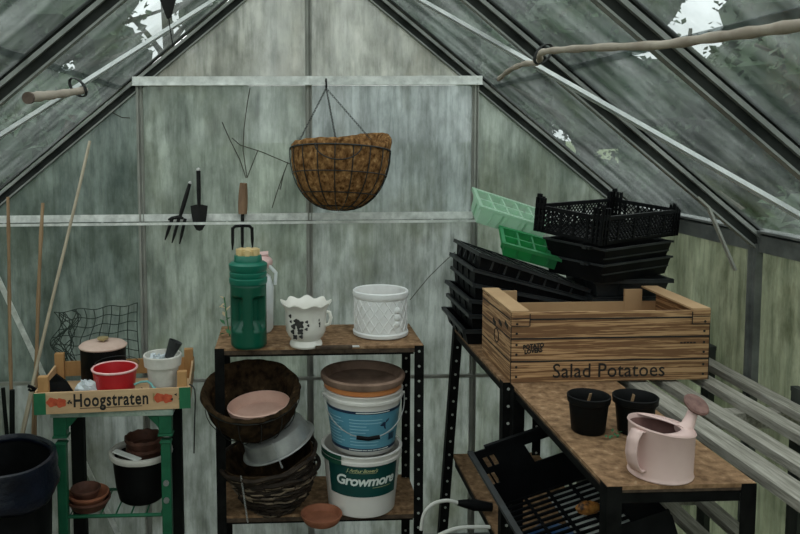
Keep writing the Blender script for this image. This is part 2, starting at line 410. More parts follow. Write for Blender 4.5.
GT = .004
rows = [ZB, ZL, MID, ZU]
cols = [-HW, -.61, 0, .61, HW]
for ci in range(4):
    x0, x1 = cols[ci] + .004, cols[ci + 1] - .004
    for ri in range(3):
        z0, z1 = rows[ri] + .0005, rows[ri + 1]
        top = lambda x: min(z1, slope(x) - .02)
        if ri == 2 and ci in (0, 3):
            xa, xb = x0, x1
            P = [(xa, 0, z0), (xb, 0, z0), (xb, 0, top(xb)), (xa, 0, top(xa))]
        else: P = [(x0, 0, z0), (x1, 0, z0), (x1, 0, top(x1)), (x0, 0, top(x0))]
        if min(p[2] for p in P[2:]) <= z0 + .005: P = [p for p in P if p[2] > z0 - .001]
        if top(x0) <= z0: P = [(x0 + (z0 + .012 - top(x0)) / TR, 0, z0), (x1, 0, z0), (x1, 0, top(x1))]
        if top(x1) <= z0: P = [(x0, 0, z0), (x1 - (z0 + .012 - top(x1)) / TR, 0, z0), (x0, 0, top(x0))]
        mb = MB(); mb.poly([(p[0], .004, p[2]) for p in P], GT, (0, 1, 0)); window(mb, [['glass_gable', 'glass_green', 'glass_green'], ['glass_gable', 'glass_mid', 'glass_mid'], ['glass_gable', 'glass_gable', 'glass_blue'], ['glass_gable', 'glass_mid', 'glass_mid']][ci][ri])
for sg in (-1, 1):
    P = [(sg * .004, .004, ZU + .0005), (sg * .66, .004, ZU + .0005), (sg * .66, .004, max(ZU + .002, slope(.66) - .02)), (sg * .004, .004, slope(.004) - .02)]
    mb = MB(); mb.poly(P, GT, (0, 1, 0)); window(mb, 'glass_beige')
# glazing bars of the gable
for X in (-.61, 0, .61):
    mb = MB(); zt = slope(X) - .02
    mb.box((X, -.004, (ZB + zt) / 2), (.024, .012, zt - ZB)); mb.box((X - .004, -.014, (ZB + zt) / 2), (.005, .012, zt - ZB)); mb.box((X + .008, -.012, (ZB + zt) / 2), (.003, .008, zt - ZB))
    trim(mb, 'alu')
for sg in (-1, 1):
    mb = MB(); mb.box((sg * (HW - .02), -.015, EAVE / 2), (.04, .04, EAVE)); trim(mb, 'alu')
mb = MB(); mb.box((0, -.022, ZU + .016), (1.26, .006, .033)); mb.box((0, -.026, ZU + .0015), (1.26, .010, .003)); 
for x in (0, .61, -.61):
    for dz in (.008, .024): mb.tube([(x + .004, -.024, ZU + dz), (x + .004, -.030, ZU + dz)], .003, 6)
trim(mb, 'alu_bright')
mb = MB(); mb.box((0, -.012, MID + .017), (2.36, .004, .026)); mb.box((0, -.050, MID - .001), (2.36, .004, .009))
for x in (-1.1, -.75, -.3, .1, .45, .8, 1.1): mb.box((x, -.031, MID), (.008, .036, .003))
trim(mb, 'alu_bright')
mb = MB(); mb.box((0, -.016, ZL), (2.40, .012, .012)); trim(mb, 'alu')
mb = MB(); mb.box((0, 0, ZB / 2), (2.44, .03, ZB)); struct('wall_back', mb, 'alu_dark')
# diagonal wind brace across the left of the gable
mb = MB(); a = at_y(-40, 195, -.02); b = at_y(122, 540, -.02); mb.bar(a, b, .004, .021, (0, 1, 0)); mb.bar(a + Vector((0, -.012, 0)), b + Vector((0, -.012, 0)), .018, .003, (0, 1, 0)); trim(mb, 'alu_bright')

for ci in range(4):
    x0, x1 = cols[ci] + .004, cols[ci + 1] - .004
    mb = MB(); mb.poly([(x0, YF, ZB), (x1, YF, ZB), (x1, YF, slope(x1) - .02), (x0, YF, slope(x0) - .02)], GT, (0, 1, 0)); window(mb, 'glass_roof')
mb = MB(); mb.box((0, YF, ZB / 2), (2.44, .03, ZB)); struct('wall_front', mb, 'alu_dark')
# rafters
def rafter(Y, sg, big=1.0):
    mb = MB()
    a = Vector((0, Y, APEX)); b = Vector((sg * (HW + .01), Y, slope(HW + .01)))
    n = Vector((sg * TR, 0, 1)).normalized()
    mb.mi = 0
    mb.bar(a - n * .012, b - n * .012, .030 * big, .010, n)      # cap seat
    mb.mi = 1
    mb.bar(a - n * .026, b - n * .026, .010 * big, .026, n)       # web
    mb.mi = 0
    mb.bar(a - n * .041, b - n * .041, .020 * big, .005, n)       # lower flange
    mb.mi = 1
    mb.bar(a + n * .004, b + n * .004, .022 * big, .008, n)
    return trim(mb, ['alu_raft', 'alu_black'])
RY = {1: [0, -.755, -1.332, -2.0, -2.7], -1: [0, -1.045, -1.75, -2.45]}
for sg in (-1, 1):
    for Y in RY[sg]: rafter(Y, sg, 1.25 if Y == 0 else 1.1)
mb = MB(); mb.box((0, YF / 2, APEX + .005), (.05, -YF, .05)); trim(mb, 'alu_dark')
for sg in (-1, 1):
    mb = MB(); mb.box((sg * (HW + .005), YF / 2, EAVE - .012), (.035, -YF, .012)); mb.box((sg * (HW - .006), YF / 2, EAVE - .035), (.010, -YF, .035)); mb.box((sg * (HW + .005), YF / 2, EAVE + .004), (.05, -YF, .006))
    trim(mb, 'alu_dark')
    # roof panes, each bay lapped once down the slope
    ys = RY[sg] + [YF]
    for y0, y1 in zip(ys, ys[1:]):
        for x0, x1, lift in ((.02, .68, .004), (.665, HW + .02, 0)):
            n = Vector((sg * TR, 0, 1)).normalized()
            P = [Vector((sg * x0, y0 - .008, slope(x0))) + n * lift, Vector((sg * x1, y0 - .008, slope(x1))) + n * lift, Vector((sg * x1, y1 + .008, slope(x1))) + n * lift, Vector((sg * x0, y1 + .008, slope(x0))) + n * lift]
            mb = MB(); mb.poly(P, .003, n); window(mb, 'glass_roof')
    # side wall
    for i, (y0, y1) in enumerate(zip(RY[sg], RY[sg][1:] + [YF])):
        mb = MB(); mb.box((sg * (HW + .004), (y0 + y1) / 2, (ZB + EAVE - .03) / 2), (.004, abs(y1 - y0) - .02, EAVE - .03 - ZB)); window(mb, 'glass_side')
        if i:
            mb = MB(); mb.box((sg * (HW - .008), y0, (EAVE - .03) / 2), (.02, .026, EAVE - .03)); mb.box((sg * (HW - .022), y0 + .006, (EAVE - .03) / 2), (.012, .006, EAVE - .03)); trim(mb, 'alu_dark')
    mb = MB(); mb.box((sg * (HW + .004), YF / 2, ZB / 2), (.03, -YF, ZB)); struct('wall_right' if sg > 0 else 'wall_left', mb, 'alu_dark')
# roof wind braces: flat strips under the rafters
def on_roof(px, py, sg, off):
    n = Vector((sg * TR, 0, 1)).normalized()
    return at_plane(px, py, Vector((0, 0, APEX)) - n * off, n)
for sg, A, B in ((-1, (-60, 172), (212, 0)), (1, (405, -10), (830, 231))):
    a, b = on_roof(*A, sg, .055), on_roof(*B, sg, .055); n = Vector((sg * TR, 0, 1)).normalized()
    mb = MB(); mb.bar(a, b, .018, .003, n); mb.mi = 1; e_ = (b - a).cross(n).normalized()
    for q_ in (-1, 1): mb.bar(a + e_ * .0105 * q_ - n * .004, b + e_ * .0105 * q_ - n * .004, .0045, .010, n)
    trim(mb, ['alu_raft', 'strip'])
# corner strap from rafter to side post
mb = MB(); P = [at_y(697, 197, -.765), at_y(708, 207, -.765), at_y(735, 270, -.765)]
mb.bar(P[0], P[1], .006, .014, (0, 1, 0)); mb.bar(P[1], P[2], .006, .014, (0, 1, 0)); trim(mb, 'alu')

# ------------------------------------------------------------------ things
def lathe_part(name, prof, mt, parent, seg=40, label=None, smooth=True, **k):
    mb = MB(); mb.lathe(prof, seg, **k); return link(name, mb, mt, parent, smooth, label)
def vessel(r0, r1, h, th=.004, base=.005, rim=0, rimh=0, steps=6, lip=0):
    """open tapered pot profile: outside up, rim, inside down"""
    P = [(0, 0), (r0, 0)]
    body = h - rimh
    for i in range(1, steps + 1): P.append((r0 + (r1 - r0) * i / steps * (body / h), body * i / steps))
    rt = P[-1][0]
    if rim: P += [(rt + rim, body), (r1 + rim, h)]
    else: P += [(r1, h)]
    ro = P[-1][0]
    P += [(ro - th * .5, h + th * .4), (ro - th - (rim * .4), h)]
    P += [(r1 - th, h - max(rimh, .004)), (r0 - th, base), (0, base)]
    return P

# ---- angle-iron shelf unit
def angle_leg(mb, mbh, x, y, z0, z1, sx, sy, w=.03, t=.0025, holes=True, pitch=.048, lean=0):
    """L section upright, its faces towards -Y and sx; pale screw dots go to mbh"""
    top = Vector((x, y, z1)); bot = Vector((x + lean, y, z0))
    def bx(cx, cy, sxx, syy):
        P = []
        for p in (bot, top):
            for dx, dy in ((-1, -1), (1, -1), (1, 1), (-1, 1)): P.append(mb.bm.verts.new((p.x + cx + dx * sxx / 2, p.y + cy + dy * syy / 2, p.z)))
        for q in ((0, 3, 2, 1), (4, 5, 6, 7), (0, 1, 5, 4), (1, 2, 6, 5), (2, 3, 7, 6), (3, 0, 4, 7)): mb.face([P[i] for i in q])
    bx(0, 0, w, t); bx(sx * (w / 2 - t / 2), sy * w / 2, t, w)
    mb.mi = 1
    if holes:
        n = int((z1 - z0 - .02) / pitch)
        for i in range(n):
            f = ((z1 - .018 - i * pitch) - z0) / (z1 - z0); cx = bot.x + (top.x - bot.x) * f
            mbh.tube([(cx, y - .0005, z1 - .018 - i * pitch), (cx, y - .0022, z1 - .018 - i * pitch)], .0042, 8)
def shelf_unit(label, x0, x1, y0, y1, ztop, zlow, leans=(0, 0), name='shelf_unit', th=.016, rail=.024):
    """y0 = front"""
    t = thing(name, label, 'shelf', ((x0 + x1) / 2, (y0 + y1) / 2, 0))
    W, Dp = x1 - x0, y1 - y0
    for i, (sx, sy) in enumerate(((-1, -1), (1, -1), (-1, 1), (1, 1))):
        mb = MB(); mh = mb
        yy = sy * (Dp / 2 - .002)
        angle_leg(mb, mh, sx * (W / 2 - .015), yy - (.0 if sy < 0 else .03), 0, ztop - .001, sx, 1 if sy < 0 else 1, lean=leans[0] if (sx < 0 and sy > 0) else 0, holes=not (name == 'shelf_unit' and sx < 0) and not label.startswith('front'))
        link('leg', mb, ['blackmetal', 'hole'], t)
    for z, nm in ((ztop, 'shelf_board'), (zlow, 'shelf_board')):
        if z is None: continue
        mb = MB(); mb.mi = 0; mb.box((0, 0, z - .004), (W - .002 if z == ztop else W - .008, Dp - .002 if z == ztop else Dp - .014, .008)); mb.mi = 1; mb.box((0, 0, z - th / 2 - .004), (W - .004 if z == ztop else W - .010, Dp - .004 if z == ztop else Dp - .014, th - .008))
        link(nm, mb, ['board', 'board_edge'], t)
        mb = MB()
        ins = .006 if rail > .02 else .016
        for sy in (-1, 1): mb.box((0, sy * (Dp / 2 - ins), z - th - rail * .42), (W - .06, .003, rail))
        for sx in (-1, 1): mb.box((sx * (W / 2 - .008), 0, z - th - rail * .42), (.003, Dp - .06, rail))
        link('cross_rail', mb, 'blackmetal', t)
    return t

a = at_y(214.5, 353, -.45); b = at_y(424, 351, -.45)
ZT = .92
XS0, XS1, YS0, YS1 = a.x, b.x, -.45, -.16
ZLOW = .375
shelf_unit('black angle-iron shelf in the middle holding buckets below and white pots on top', XS0, XS1, YS0, YS1, ZT, ZLOW, th=.022, rail=.010)

# ---- green plastic flask
p = at_z(249, 346, ZT)
t = thing('flask', 'tall dark green plastic flask with ringed neck and yellow top', 'flask', (p.x, p.y, ZT + .0005))
def flask_wob(r, z, a):
    # two scooped finger recesses either side of a central rib
    f = 0
    if .055 < z < .165:
        e = min(1, (z - .055) / .03, (.165 - z) / .012)
        for a0 in (-PI / 2 - .72, -PI / 2 + .72, PI / 2 - .72, PI / 2 + .72):
            d = math.atan2(math.sin(a - a0), math.cos(a - a0))
            f = max(f, e * max(0, min(1, (.46 - abs(d)) / .14)))
    return r - .024 * f, z
prof = [(0, 0), (.050, 0), (.0555, .006)] + [(.0565, .006 + .19 * i / 40) for i in range(1, 41)] + [(.054, .202), (0, .202)]
mb = MB(); mb.lathe(prof, 96, wob=flask_wob); link('body', mb, 'green_flask', t, True)
prof = [(0, .200), (.0575, .200), (.060, .206), (.060, .218), (.056, .221), (.0585, .226), (.0585, .236), (.055, .239), (.059, .244), (.0605, .262), (.052, .268), (.044, .270), (.043, .286), (.040, .290), (0, .290)]
mb = MB(); mb.lathe(prof, 48); link('ringed_neck', mb, 'green_flask_light', t, True)
mb = MB()
for k in range(8): mb.box((.028 * math.cos(k * PI / 4), .028 * math.sin(k * PI / 4), .299), (.018, .014, .019), Matrix.Rotation(k * PI / 4, 3, 'Z'))
mb.lathe([(0, .289), (.028, .289), (.028, .303), (.014, .310), (0, .310)], 20); link('yellow_stopper', mb, 'cream_cap', t, label='yellowish ridged stopper')
# ---- white spray bottle behind the flask
t = thing('spray_bottle', 'white plastic bottle with pink top half hidden behind the green flask', 'bottle', (p.x + .01, -.232, ZT + .0005))
mb = MB(); mb.lathe([(0, 0), (.058, 0), (.064, .01), (.066, .09), (.067, .15), (.058, .185), (.036, .205), (.02, .215), (.02, .23), (0, .23)], 32); link('body', mb, 'white_plastic', t, True)
mb = MB(); mb.sphere((.035, 0, .235), .03, 14, 9, (1, .8, .8)); mb.tube([(0, 0, .215), (0, 0, .26), (.05, 0, .262)], .011, 10); link('spray_head', mb, 'pinkplastic', t, True, 'pale pink spray head')
mb = MB(); mb.tube([(.03, -.01, .25), (.075, -.012, .2), (.072, -.012, .16)], .006, 8); link('trigger', mb, 'white_plastic', t, True)
# ---- dried sprig beside it
q = at_y(226, 337, -.30)
t = thing('plant_sprig', 'small wilted leafy sprig poking out left of the green flask', 'plant', (q.x, q.y, ZT + .0005))
mb = MB(); mb.tube([(.012, 0, 0), (.004, 0, .06), (-.004, 0, .13)], .0022, 6); link('stem', mb, 'leaf_green', t)
mb = MB(); mb2 = MB()
for i in range(9):
    z = .01 + .014 * i; an = rnd.uniform(0, 6.28); R = Euler((rnd.uniform(-.7, .7), rnd.uniform(-.7, .7), an)).to_matrix(); w = rnd.uniform(.010, .018)
    P = [R @ Vector(v) + Vector((-.002, 0, z)) for v in ((0, 0, 0), (w, -w * .5, .003), (w * 2, 0, 0), (w, w * .5, .003))]
    (mb if z > .06 else mb2).poly(P, .0006)
link('dry_leaf', mb, 'leaf_dry', t); link('leaf', mb2, 'leaf_green', t)

# ---- floral cachepot
p = at_z(306, 345.5, ZT)
t = thing('ceramic_pot', 'white glazed pot with wavy rim and black rose print', 'pot', (p.x, p.y, ZT + .0005), (0, 0, .1))
def wavy(r, z, a):
    if z > .115: return r + (.004 * math.cos(9 * a)) * min(1, (z - .115) / .02), z + .0045 * math.cos(9 * a) * min(1, (z - .115) / .02)
    return r, z
prof = [(0, 0), (.049, 0), (.052, .006), (.050, .014), (.045, .022), (.055, .034), (.0625, .05), (.065, .08), (.065, .112), (.071, .126), (.079, .137), (.0785, .140), (.069, .128), (.0605, .112), (.060, .06), (.045, .035), (0, .030)]
mb = MB(); mb.lathe(prof, 108, wob=wavy); link('body', mb, 'porcelain', t, True)
for sg in (1,):
    mb = MB(); mb.tube([(.058, -.03, .070), (.069, -.035, .075), (.074, -.038, .095), (.070, -.036, .112), (.062, -.033, .113)], .0055, 10); link('handle', mb, 'porcelain', t, True)
mb = MB(); fn0 = around(-.30, 0, .0655); fn = lambda q: fn0(Vector(((q.x + .028) * 1.45 - .012 if q.x < .03 else q.x + .02, (q.y - .066) * 1.4 + .068, q.z)))
def blossom(mb, cx, cy, r, n, fn, th=.0008, dep=.35):
    P = []
    for k in range(n * 8):
        a = 2 * PI * k / (n * 8); rr = r * (1 - dep * (.5 + .5 * math.cos(n * a)))
        P.append(fn(Vector((cx + rr * math.cos(a), cy + rr * math.sin(a), th))))
    c = mb.bm.verts.new(fn(Vector((cx, cy, th)))); vs = [mb.bm.verts.new(x) for x in P]
    for i in range(len(vs)): mb.face([c, vs[i], vs[(i + 1) % len(vs)]])
for cx, cy, r, n in ((-.026, .076, .0115, 5), (-.040, .070, .007, 3), (-.024, .060, .008, 4), (-.042, .058, .006, 3), (-.034, .083, .006, 3), (-.010, .082, .004, 3), (-.007, .074, .0035, 3), (-.011, .066, .004, 3), (-.036, .047, .0065, 4), (-.049, .092, .005, 3), (-.047, .08, .004, 3), (-.022, .049, .005, 3)): blossom(mb, cx, cy, r, n, fn)
link('rose_print', mb, 'floral', t)
mb = MB()
for cx, cy, r, n in ((.037, .070, .003, 3), (.037, .076, .004, 3), (.035, .084, .003, 3)): blossom(mb, cx, cy, r, n, fn)
link('bud_print', mb, 'floral', t)

# ---- lattice pot
p = at_z(380.5, 334, ZT)
t = thing('planter', 'round matt white planter with raised diamond lattice', 'pot', (p.x, p.y, ZT + .0005))
prof = [(0, 0), (.084, 0), (.091, .004), (.092, .014), (.088, .018), (.087, .03), (.087, .125), (.091, .130), (.0925, .138), (.092, .148), (.088, .151), (.083, .148), (.081, .135), (.080, .02), (0, .015)]
mb = MB(); mb.lathe(prof, 64); link('body', mb, 'lattice_white', t, True)
mb = MB(); Rr = .0868
for k in range(18):
    for sg in (-1, 1):
        mb.tube([(Rr * math.cos(2 * PI * k / 18 + sg * j * .07), Rr * math.sin(2 * PI * k / 18 + sg * j * .07), .020 + .106 * j / 12) for j in range(13)], .0021, 5)
link('lattice', mb, 'lattice_white', t, True)
mb = MB(); fn = around(.52, 0, .0875)
for cy, r in ((.095, .012), (.072, .013), (.05, .011)):
    c = Vector((0, cy, 0)); mb.sphere(fn(Vector((0, cy, 0))), r, 10, 6, (1, .5, 1))
link('moulded_flower', mb, 'lattice_white', t, True)
mb = MB(); mb.lathe([(0, .118), (.0795, .116), (.0795, .112), (0, .112)], 32); link('compost', mb, 'potsoil', t)

# ---- knife-like offcut on the shelf
p = at_z(334, 349, ZT)
t = thing('pruning_knife', 'dark folded knife lying on the front edge of the upper board', 'knife', (p.x, p.y - .003, ZT + .0005), (0, 0, .04))
mb = MB(); mb.box((0, 0, .006), (.115, .014, .011)); link('handle', mb, 'board_edge', t, bevel=.003)
mb = MB(); mb.box((.066, 0, .007), (.026, .012, .004)); link('ferrule', mb, 'tip', t, bevel=.001)

# ---- buckets on the lower board
def bucket(label, x, y, z, r0, r1, h):
    t = thing('bucket', label, 'bucket', (x, y, z))
    prof = [(0, 0), (r0 - .004, 0), (r0, .004)] + [(r0 + (r1 - r0) * i / 6, .004 + (h - .03) * i / 6) for i in range(1, 7)]
    rt = r1
    prof += [(rt + .006, h - .026), (rt + .006, h - .018), (rt + .001, h - .016), (rt + .002, h - .004), (rt + .007, h - .003), (rt + .007, h), (rt - .003, h), (rt - .006, h - .03), (r0 - .003, .006), (0, .006)]
    mb = MB(); mb.lathe(prof, 64); link('body', mb, 'bucket', t, True)
    return t
pg = at_z(361.5, 503, ZLOW); gx, gy = pg.x, pg.y
r0, r1, h = .108, .125, .205
t = bucket('off-white bucket with dark green Growmore label, lower of the two stacked', gx, gy, ZLOW + .0005, r0, r1, h)
cone = (r1 - r0) / (h - .03)
mb = MB(); fn = around(.05, .045, r0 + cone * .045 + .0006, cone); wrap_rect(mb, -.128, .108, .028, .130, 0, fn, 40)
lab = link('paper_label', mb, 'label_green', t, True, 'dark green paper label')
mb = MB(); V, Fc = text_geo('Growmore', .0455, shear=.22, space=.92, offset=.0012); fn2 = around(.02, .045, r0 + cone * .045 + .0012, cone)
mb.add(V, Fc, lambda q: fn2(Vector((q.x * .98, q.y + .067, q.z))))
link('lettering', mb, 'label_text', lab)
mb = MB(); V, Fc = text_geo("J. Arthur Bower's", .0155, shear=.35, space=.85); mb.add(V, Fc, lambda q: fn2(Vector((q.x - .012, q.y + .112, q.z))))
wrap_rect(mb, -.05, .03, .1085, .1097, .0004, fn2, 8); wrap_rect(mb, .02, .085, .0585, .060, .0004, fn2, 8); link('script_lettering', mb, 'label_gold', lab)
mb = MB(); fn = around(-1.05, 0, r1 + .007); 
for zz in (.176, .192): wrap_rect(mb, -.055, .06, zz, zz + .014, .0006, fn, 12)
link('grip', mb, 'lid_green', t, True)
r0b, r1b, hb = .100, .122, .196
zb2 = ZLOW + .0005 + .199
t = bucket('off-white bucket with blue paper label and wire handle, upper of the two stacked', gx + .006, gy, zb2, r0b, r1b, hb)
cone = (r1b - r0b) / (hb - .03)
mb = MB(); fn = around(.05, 0, r0b + .0006, cone); wrap_rect(mb, -.155, .150, .020, .150, 0, fn, 48); lab = link('paper_label', mb, 'label_blue', t, True, 'blue paper label')
mb = MB(); fn = around(.05, 0, r0b + .0011, cone); wrap_rect(mb, -.155, .150, .016, .026, .0002, fn, 40); wrap_rect(mb, -.155, .150, .141, .150, .0002, fn, 40)
P = [(x_ - .026, y_) for x_, y_ in ((.062, .105), (.07, .112), (.078, .108), (.086, .113), (.088, .122), (.083, .119), (.078, .116), (.076, .108), (.077, .094), (.080, .086), (.074, .088), (.070, .098), (.064, .098), (.058, .102))]
vs = [mb.bm.verts.new(fn(Vector((x, y, .0003)))) for x, y in P]; mb.face(vs)
for i in range(9): wrap_rect(mb, .066 + i * .003, .0675 + i * .003 + (.0008 if i % 3 else 0), .045, .068, .0003, fn, 1)
link('navy_print', mb, 'label_navy', lab)
mb = MB(); 
for i in range(9):
    y = .036 + i * .0105
    for x0, x1 in ((-.14, -.07), (-.055, .045)):
        if 2 < i < 7 and x0 > -.06: x1 = .01
        wrap_rect(mb, x0, x1 - rnd.uniform(0, .02), y, y + .0028, .0003, fn, 6)
link('fine_print', mb, 'tan_print', lab)
for x0_, x1_, y0_ in ((-.035, .06, .144), (-.06, .07, .0195)):
    mb = MB(); wrap_rect(mb, x0_, x1_, y0_, y0_ + .003, .0005, fn, 8); link('strip_print', mb, 'label_text', lab)
hd = MB(); pts = []
for i in range(25):
    a = PI * i / 24
    pts.append((-.130 * math.cos(a), -.02 - .123 * math.sin(a), hb - .022 - .098 * math.sin(a)))
hd.tube(pts, .0018, 6); wh = link('wire_handle', hd, 'wire_grey', t, True)
mb = MB(); mb.tube([(-.036, -.1425, hb - .117), (0, -.146, hb - .121), (.036, -.1425, hb - .117)], .0065, 10); link('handle_grip', mb, 'black', wh, True)
for sg in (-1, 1):
    mb = MB(); mb.tube([(sg * .124, -.012, hb - .022), (sg * .133, -.014, hb - .022)], .006, 10); link('handle_lug', mb, 'bucket', t)
# ---- terracotta bowl sitting in the top bucket
t = thing('terracotta_bowl', 'wide soot-brown terracotta bowl set in the mouth of the blue-labelled bucket', 'bowl', (gx + .004, gy, zb2 + hb - .017))
prof = [(0, -.045), (.09, -.045), (.108, 0), (.116, .004), (.118, .018), (.120, .030)]
mb = MB(); mb.lathe([(0, .002), (.112, .002), (.1165, .006), (.117, .017), (.1255, .021), (.127, .036)], 56); link('glazed_band', mb, 'terra_orange', t, True, 'glossy orange band under the rim')
mb = MB(); mb.lathe([(.122, .034), (.131, .038), (.136, .048), (.137, .058), (.133, .063), (.124, .061), (.117, .052), (.112, .038), (0, .034)], 56); link('rim', mb, 'terra_rim', t, True)

# ---- small saucer on the lower board
p = at_z(321.5, 521, ZLOW)
t = thing('saucer', 'small round orange terracotta saucer in front of the Growmore bucket', 'saucer', (p.x, p.y, ZLOW + .0005))
mb = MB(); mb.lathe([(0, 0), (.052, 0), (.056, .004), (.066, .023), (.0655, .026), (.061, .025), (.052, .008), (0, .007)], 40); link('dish', mb, 'terracotta', t, True)

# ---- twig baskets
def bowl_r(z, h, r0, r1): return r0 + (r1 - r0) * (z / h) ** .6
def twig_basket(label, loc, rot, r0, r1, h, seed, liner=True, group='twig hanging baskets'):
    t = thing('twig_basket', label, 'basket', loc, rot, group); rr = random.Random(seed)
    mb = MB(); mp = MB()
    n = int(h / .0056)
    for i in range(n):
        z = h * (i + .5) / n; r = bowl_r(z, h, r0, r1)
        ph = rr.random() * 6.28; pts = []
        for k in range(40):
            a = 2 * PI * k / 40
            pts.append(((r + .004 * math.sin(12 * a + (i % 2) * PI) + rr.uniform(-.002, .002)) * math.cos(a), (r + .004 * math.sin(12 * a + (i % 2) * PI) + rr.uniform(-.002, .002)) * math.sin(a), z + .005 * math.sin(2 * a + ph) + rr.uniform(-.0015, .0015)))
        (mp if rr.random() < .28 else mb).tube(pts, rr.uniform(.0026, .0042), 5, closed=True)
    mb.lathe([(0, .004), (r0, .004), (r0, 0), (0, 0)], 24)
    for k in range(12):
        a = 2 * PI * k / 12; mb.tube([(bowl_r(z, h, r0, r1) * math.cos(a), bowl_r(z, h, r0, r1) * math.sin(a), z) for z in [h * j / 6 for j in range(7)]], .003, 5)
    link('weave', mb, 'twig', t, True); link('pale_twig', mp, 'twig_pale', t, True, 'paler peeled twigs')
    mb = MB(); pts = []
    for k in range(48):
        a = 2 * PI * k / 48; pts.append(((r1 + .003) * math.cos(a), (r1 + .003) * math.sin(a), h + .003 * math.sin(9 * a)))
    mb.tube(pts, .0065, 6, closed=True); link('rim', mb, 'twig', t, True)
    if liner:
        mb = MB(); P = [(0, .012)] + [(bowl_r(z, h, r0, r1) - .010, z) for z in [.012 + (h + .004 - .012) * j / 6 for j in range(7)]]
        mb.lathe(P, 40, wob=lambda r, z, a: (r * (1 + .015 * math.sin(7 * a)), z + .004 * math.sin(5 * a + 1))); link('coir_liner', mb, 'coir_dark', t, True, solid=.005)
    return t
bx = at_z(275, 508, ZLOW)
B0 = Vector((bx.x, bx.y + .012, ZLOW))
twig_basket('dark twig basket standing on the lower board, bottom of the basket stack', (B0.x, B0.y, ZLOW + .004), (0, -.06, 0), .066, .150, .135, 3, liner=False)
twig_basket('dark twig basket nested in the bottom one, tilted up to the right', (B0.x + .002, B0.y, ZLOW + .050), (.02, -.20, .4), .070, .155, .135, 5)
# hanging chain on basket front
def chain(mb, a, b, link_l=.009, r=.0011, sag=0):
    a, b = Vector(a), Vector(b); n = max(2, int((b - a).length / link_l)); d = (b - a).normalized(); u = d.orthogonal().normalized(); w = d.cross(u)
    for i in range(n):
        c = a + (b - a) * ((i + .5) / n); c.z -= sag * 4 * ((i + .5) / n) * (1 - (i + .5) / n); s_ = u if i % 2 else w
        mb.tube([c + d * link_l * .62 * math.cos(q) + s_ * link_l * .30 * math.sin(q) for q in [2 * PI * k / 8 for k in range(8)]], r, 4, closed=True)
c0 = at_y(241, 476, B0.y - .158); c1 = at_y(247, 528, B0.y - .158)
t = thing('chain', 'short pale chain dangling down the front of the twig basket stack', 'chain', c0)
mb = MB(); chain(mb, (0, 0, 0), Vector((c1.x - c0.x, .045, ZLOW + .006 - c0.z))); link('links', mb, 'wire_grey', t)
# zinc bowl
q = at_y(266, 452, B0.y - .03)
t = thing('metal_bowl', 'dull grey metal bowl lying tilted in the twig basket', 'bowl', (at_y(279, 448, B0.y).x, B0.y - .006, at_y(279, 457, B0.y - .115).z), (.06, -.40, 0))
mb = MB(); mb.lathe([(0, .0), (.118, .0), (.122, -.002), (.119, -.007), (.104, -.010), (.094, .052), (.088, .058), (.0, .060), (0, .064), (.09, .062)][1:8], 48)
mb.bm.free(); mb = MB()
mb.lathe([(.122, .000), (.125, .003), (.122, .006), (.112, .006), (.103, .050), (.096, .055), (0, .056), (0, .053), (.094, .052), (.100, .048), (.109, .003), (.122, .000)], 48)
link('bowl', mb, 'zinc', t, True)
mb = MB(); chain(mb, (0.0, -.108, .056), (0.0, -.132, -.02)); link('chain', mb, 'wire_grey', t)
# coir basket on top, opening towards the viewer
t = thing('coir_basket', 'old coir-lined hanging basket tipped forward on top of the stack', 'basket', (at_y(253, 400, B0.y).x, B0.y + .008, ZLOW + .250), (.34, -.03, 0), None)
def fuzz(amp, f=30):
    def w(r, z, a):
        n_ = noise.noise(Vector((r * math.cos(a) * f, r * math.sin(a) * f, z * f)))
        return r + amp * n_, z + amp * .6 * noise.noise(Vector((r * math.cos(a) * f + 9, r * math.sin(a) * f, z * f)))
    return w
P = []
for i in range(13):
    th_ = (PI / 2) * i / 12; P.append((.148 * math.sin(th_), .15 - .15 * math.cos(th_)))
P += [(.158, .165), (.152, .175), (.140, .165)]
for i in range(12, -1, -1):
    th_ = (PI / 2) * i / 12; P.append((.130 * math.sin(th_), .15 - .130 * math.cos(th_)))
mb = MB(); mb.lathe(P, 72, wob=fuzz(.006)); link('coir_liner', mb, 'coir_dark', t, True)
mb = MB(); mb.tube([(.153 * math.cos(2 * PI * k / 40), .153 * math.sin(2 * PI * k / 40), .156) for k in range(40)], .0025, 6, closed=True)
for k in range(14):
    a = 2 * PI * k / 14; mb.tube([(.155 * math.sin(b_) * math.cos(a), .155 * math.sin(b_) * math.sin(a), .15 - .155 * math.cos(b_)) for b_ in [PI / 2 * j / 8 for j in range(9)]], .0016, 5)
link('wire_frame', mb, 'wire', t)
# pink saucer inside it
t = thing('saucer', 'pale pink terracotta saucer lying inside the tipped coir basket', 'saucer', (at_y(260, 405, B0.y - .03).x, B0.y - .040, ZLOW + .318), (.08, -.10, 0))
mb = MB(); mb.lathe([(0, 0), (.084, 0), (.088, .004), (.098, .030), (.1, .042), (.096, .044), (.092, .034), (.083, .010), (0, .008)], 48); link('dish', mb, 'terra_pink', t, True)

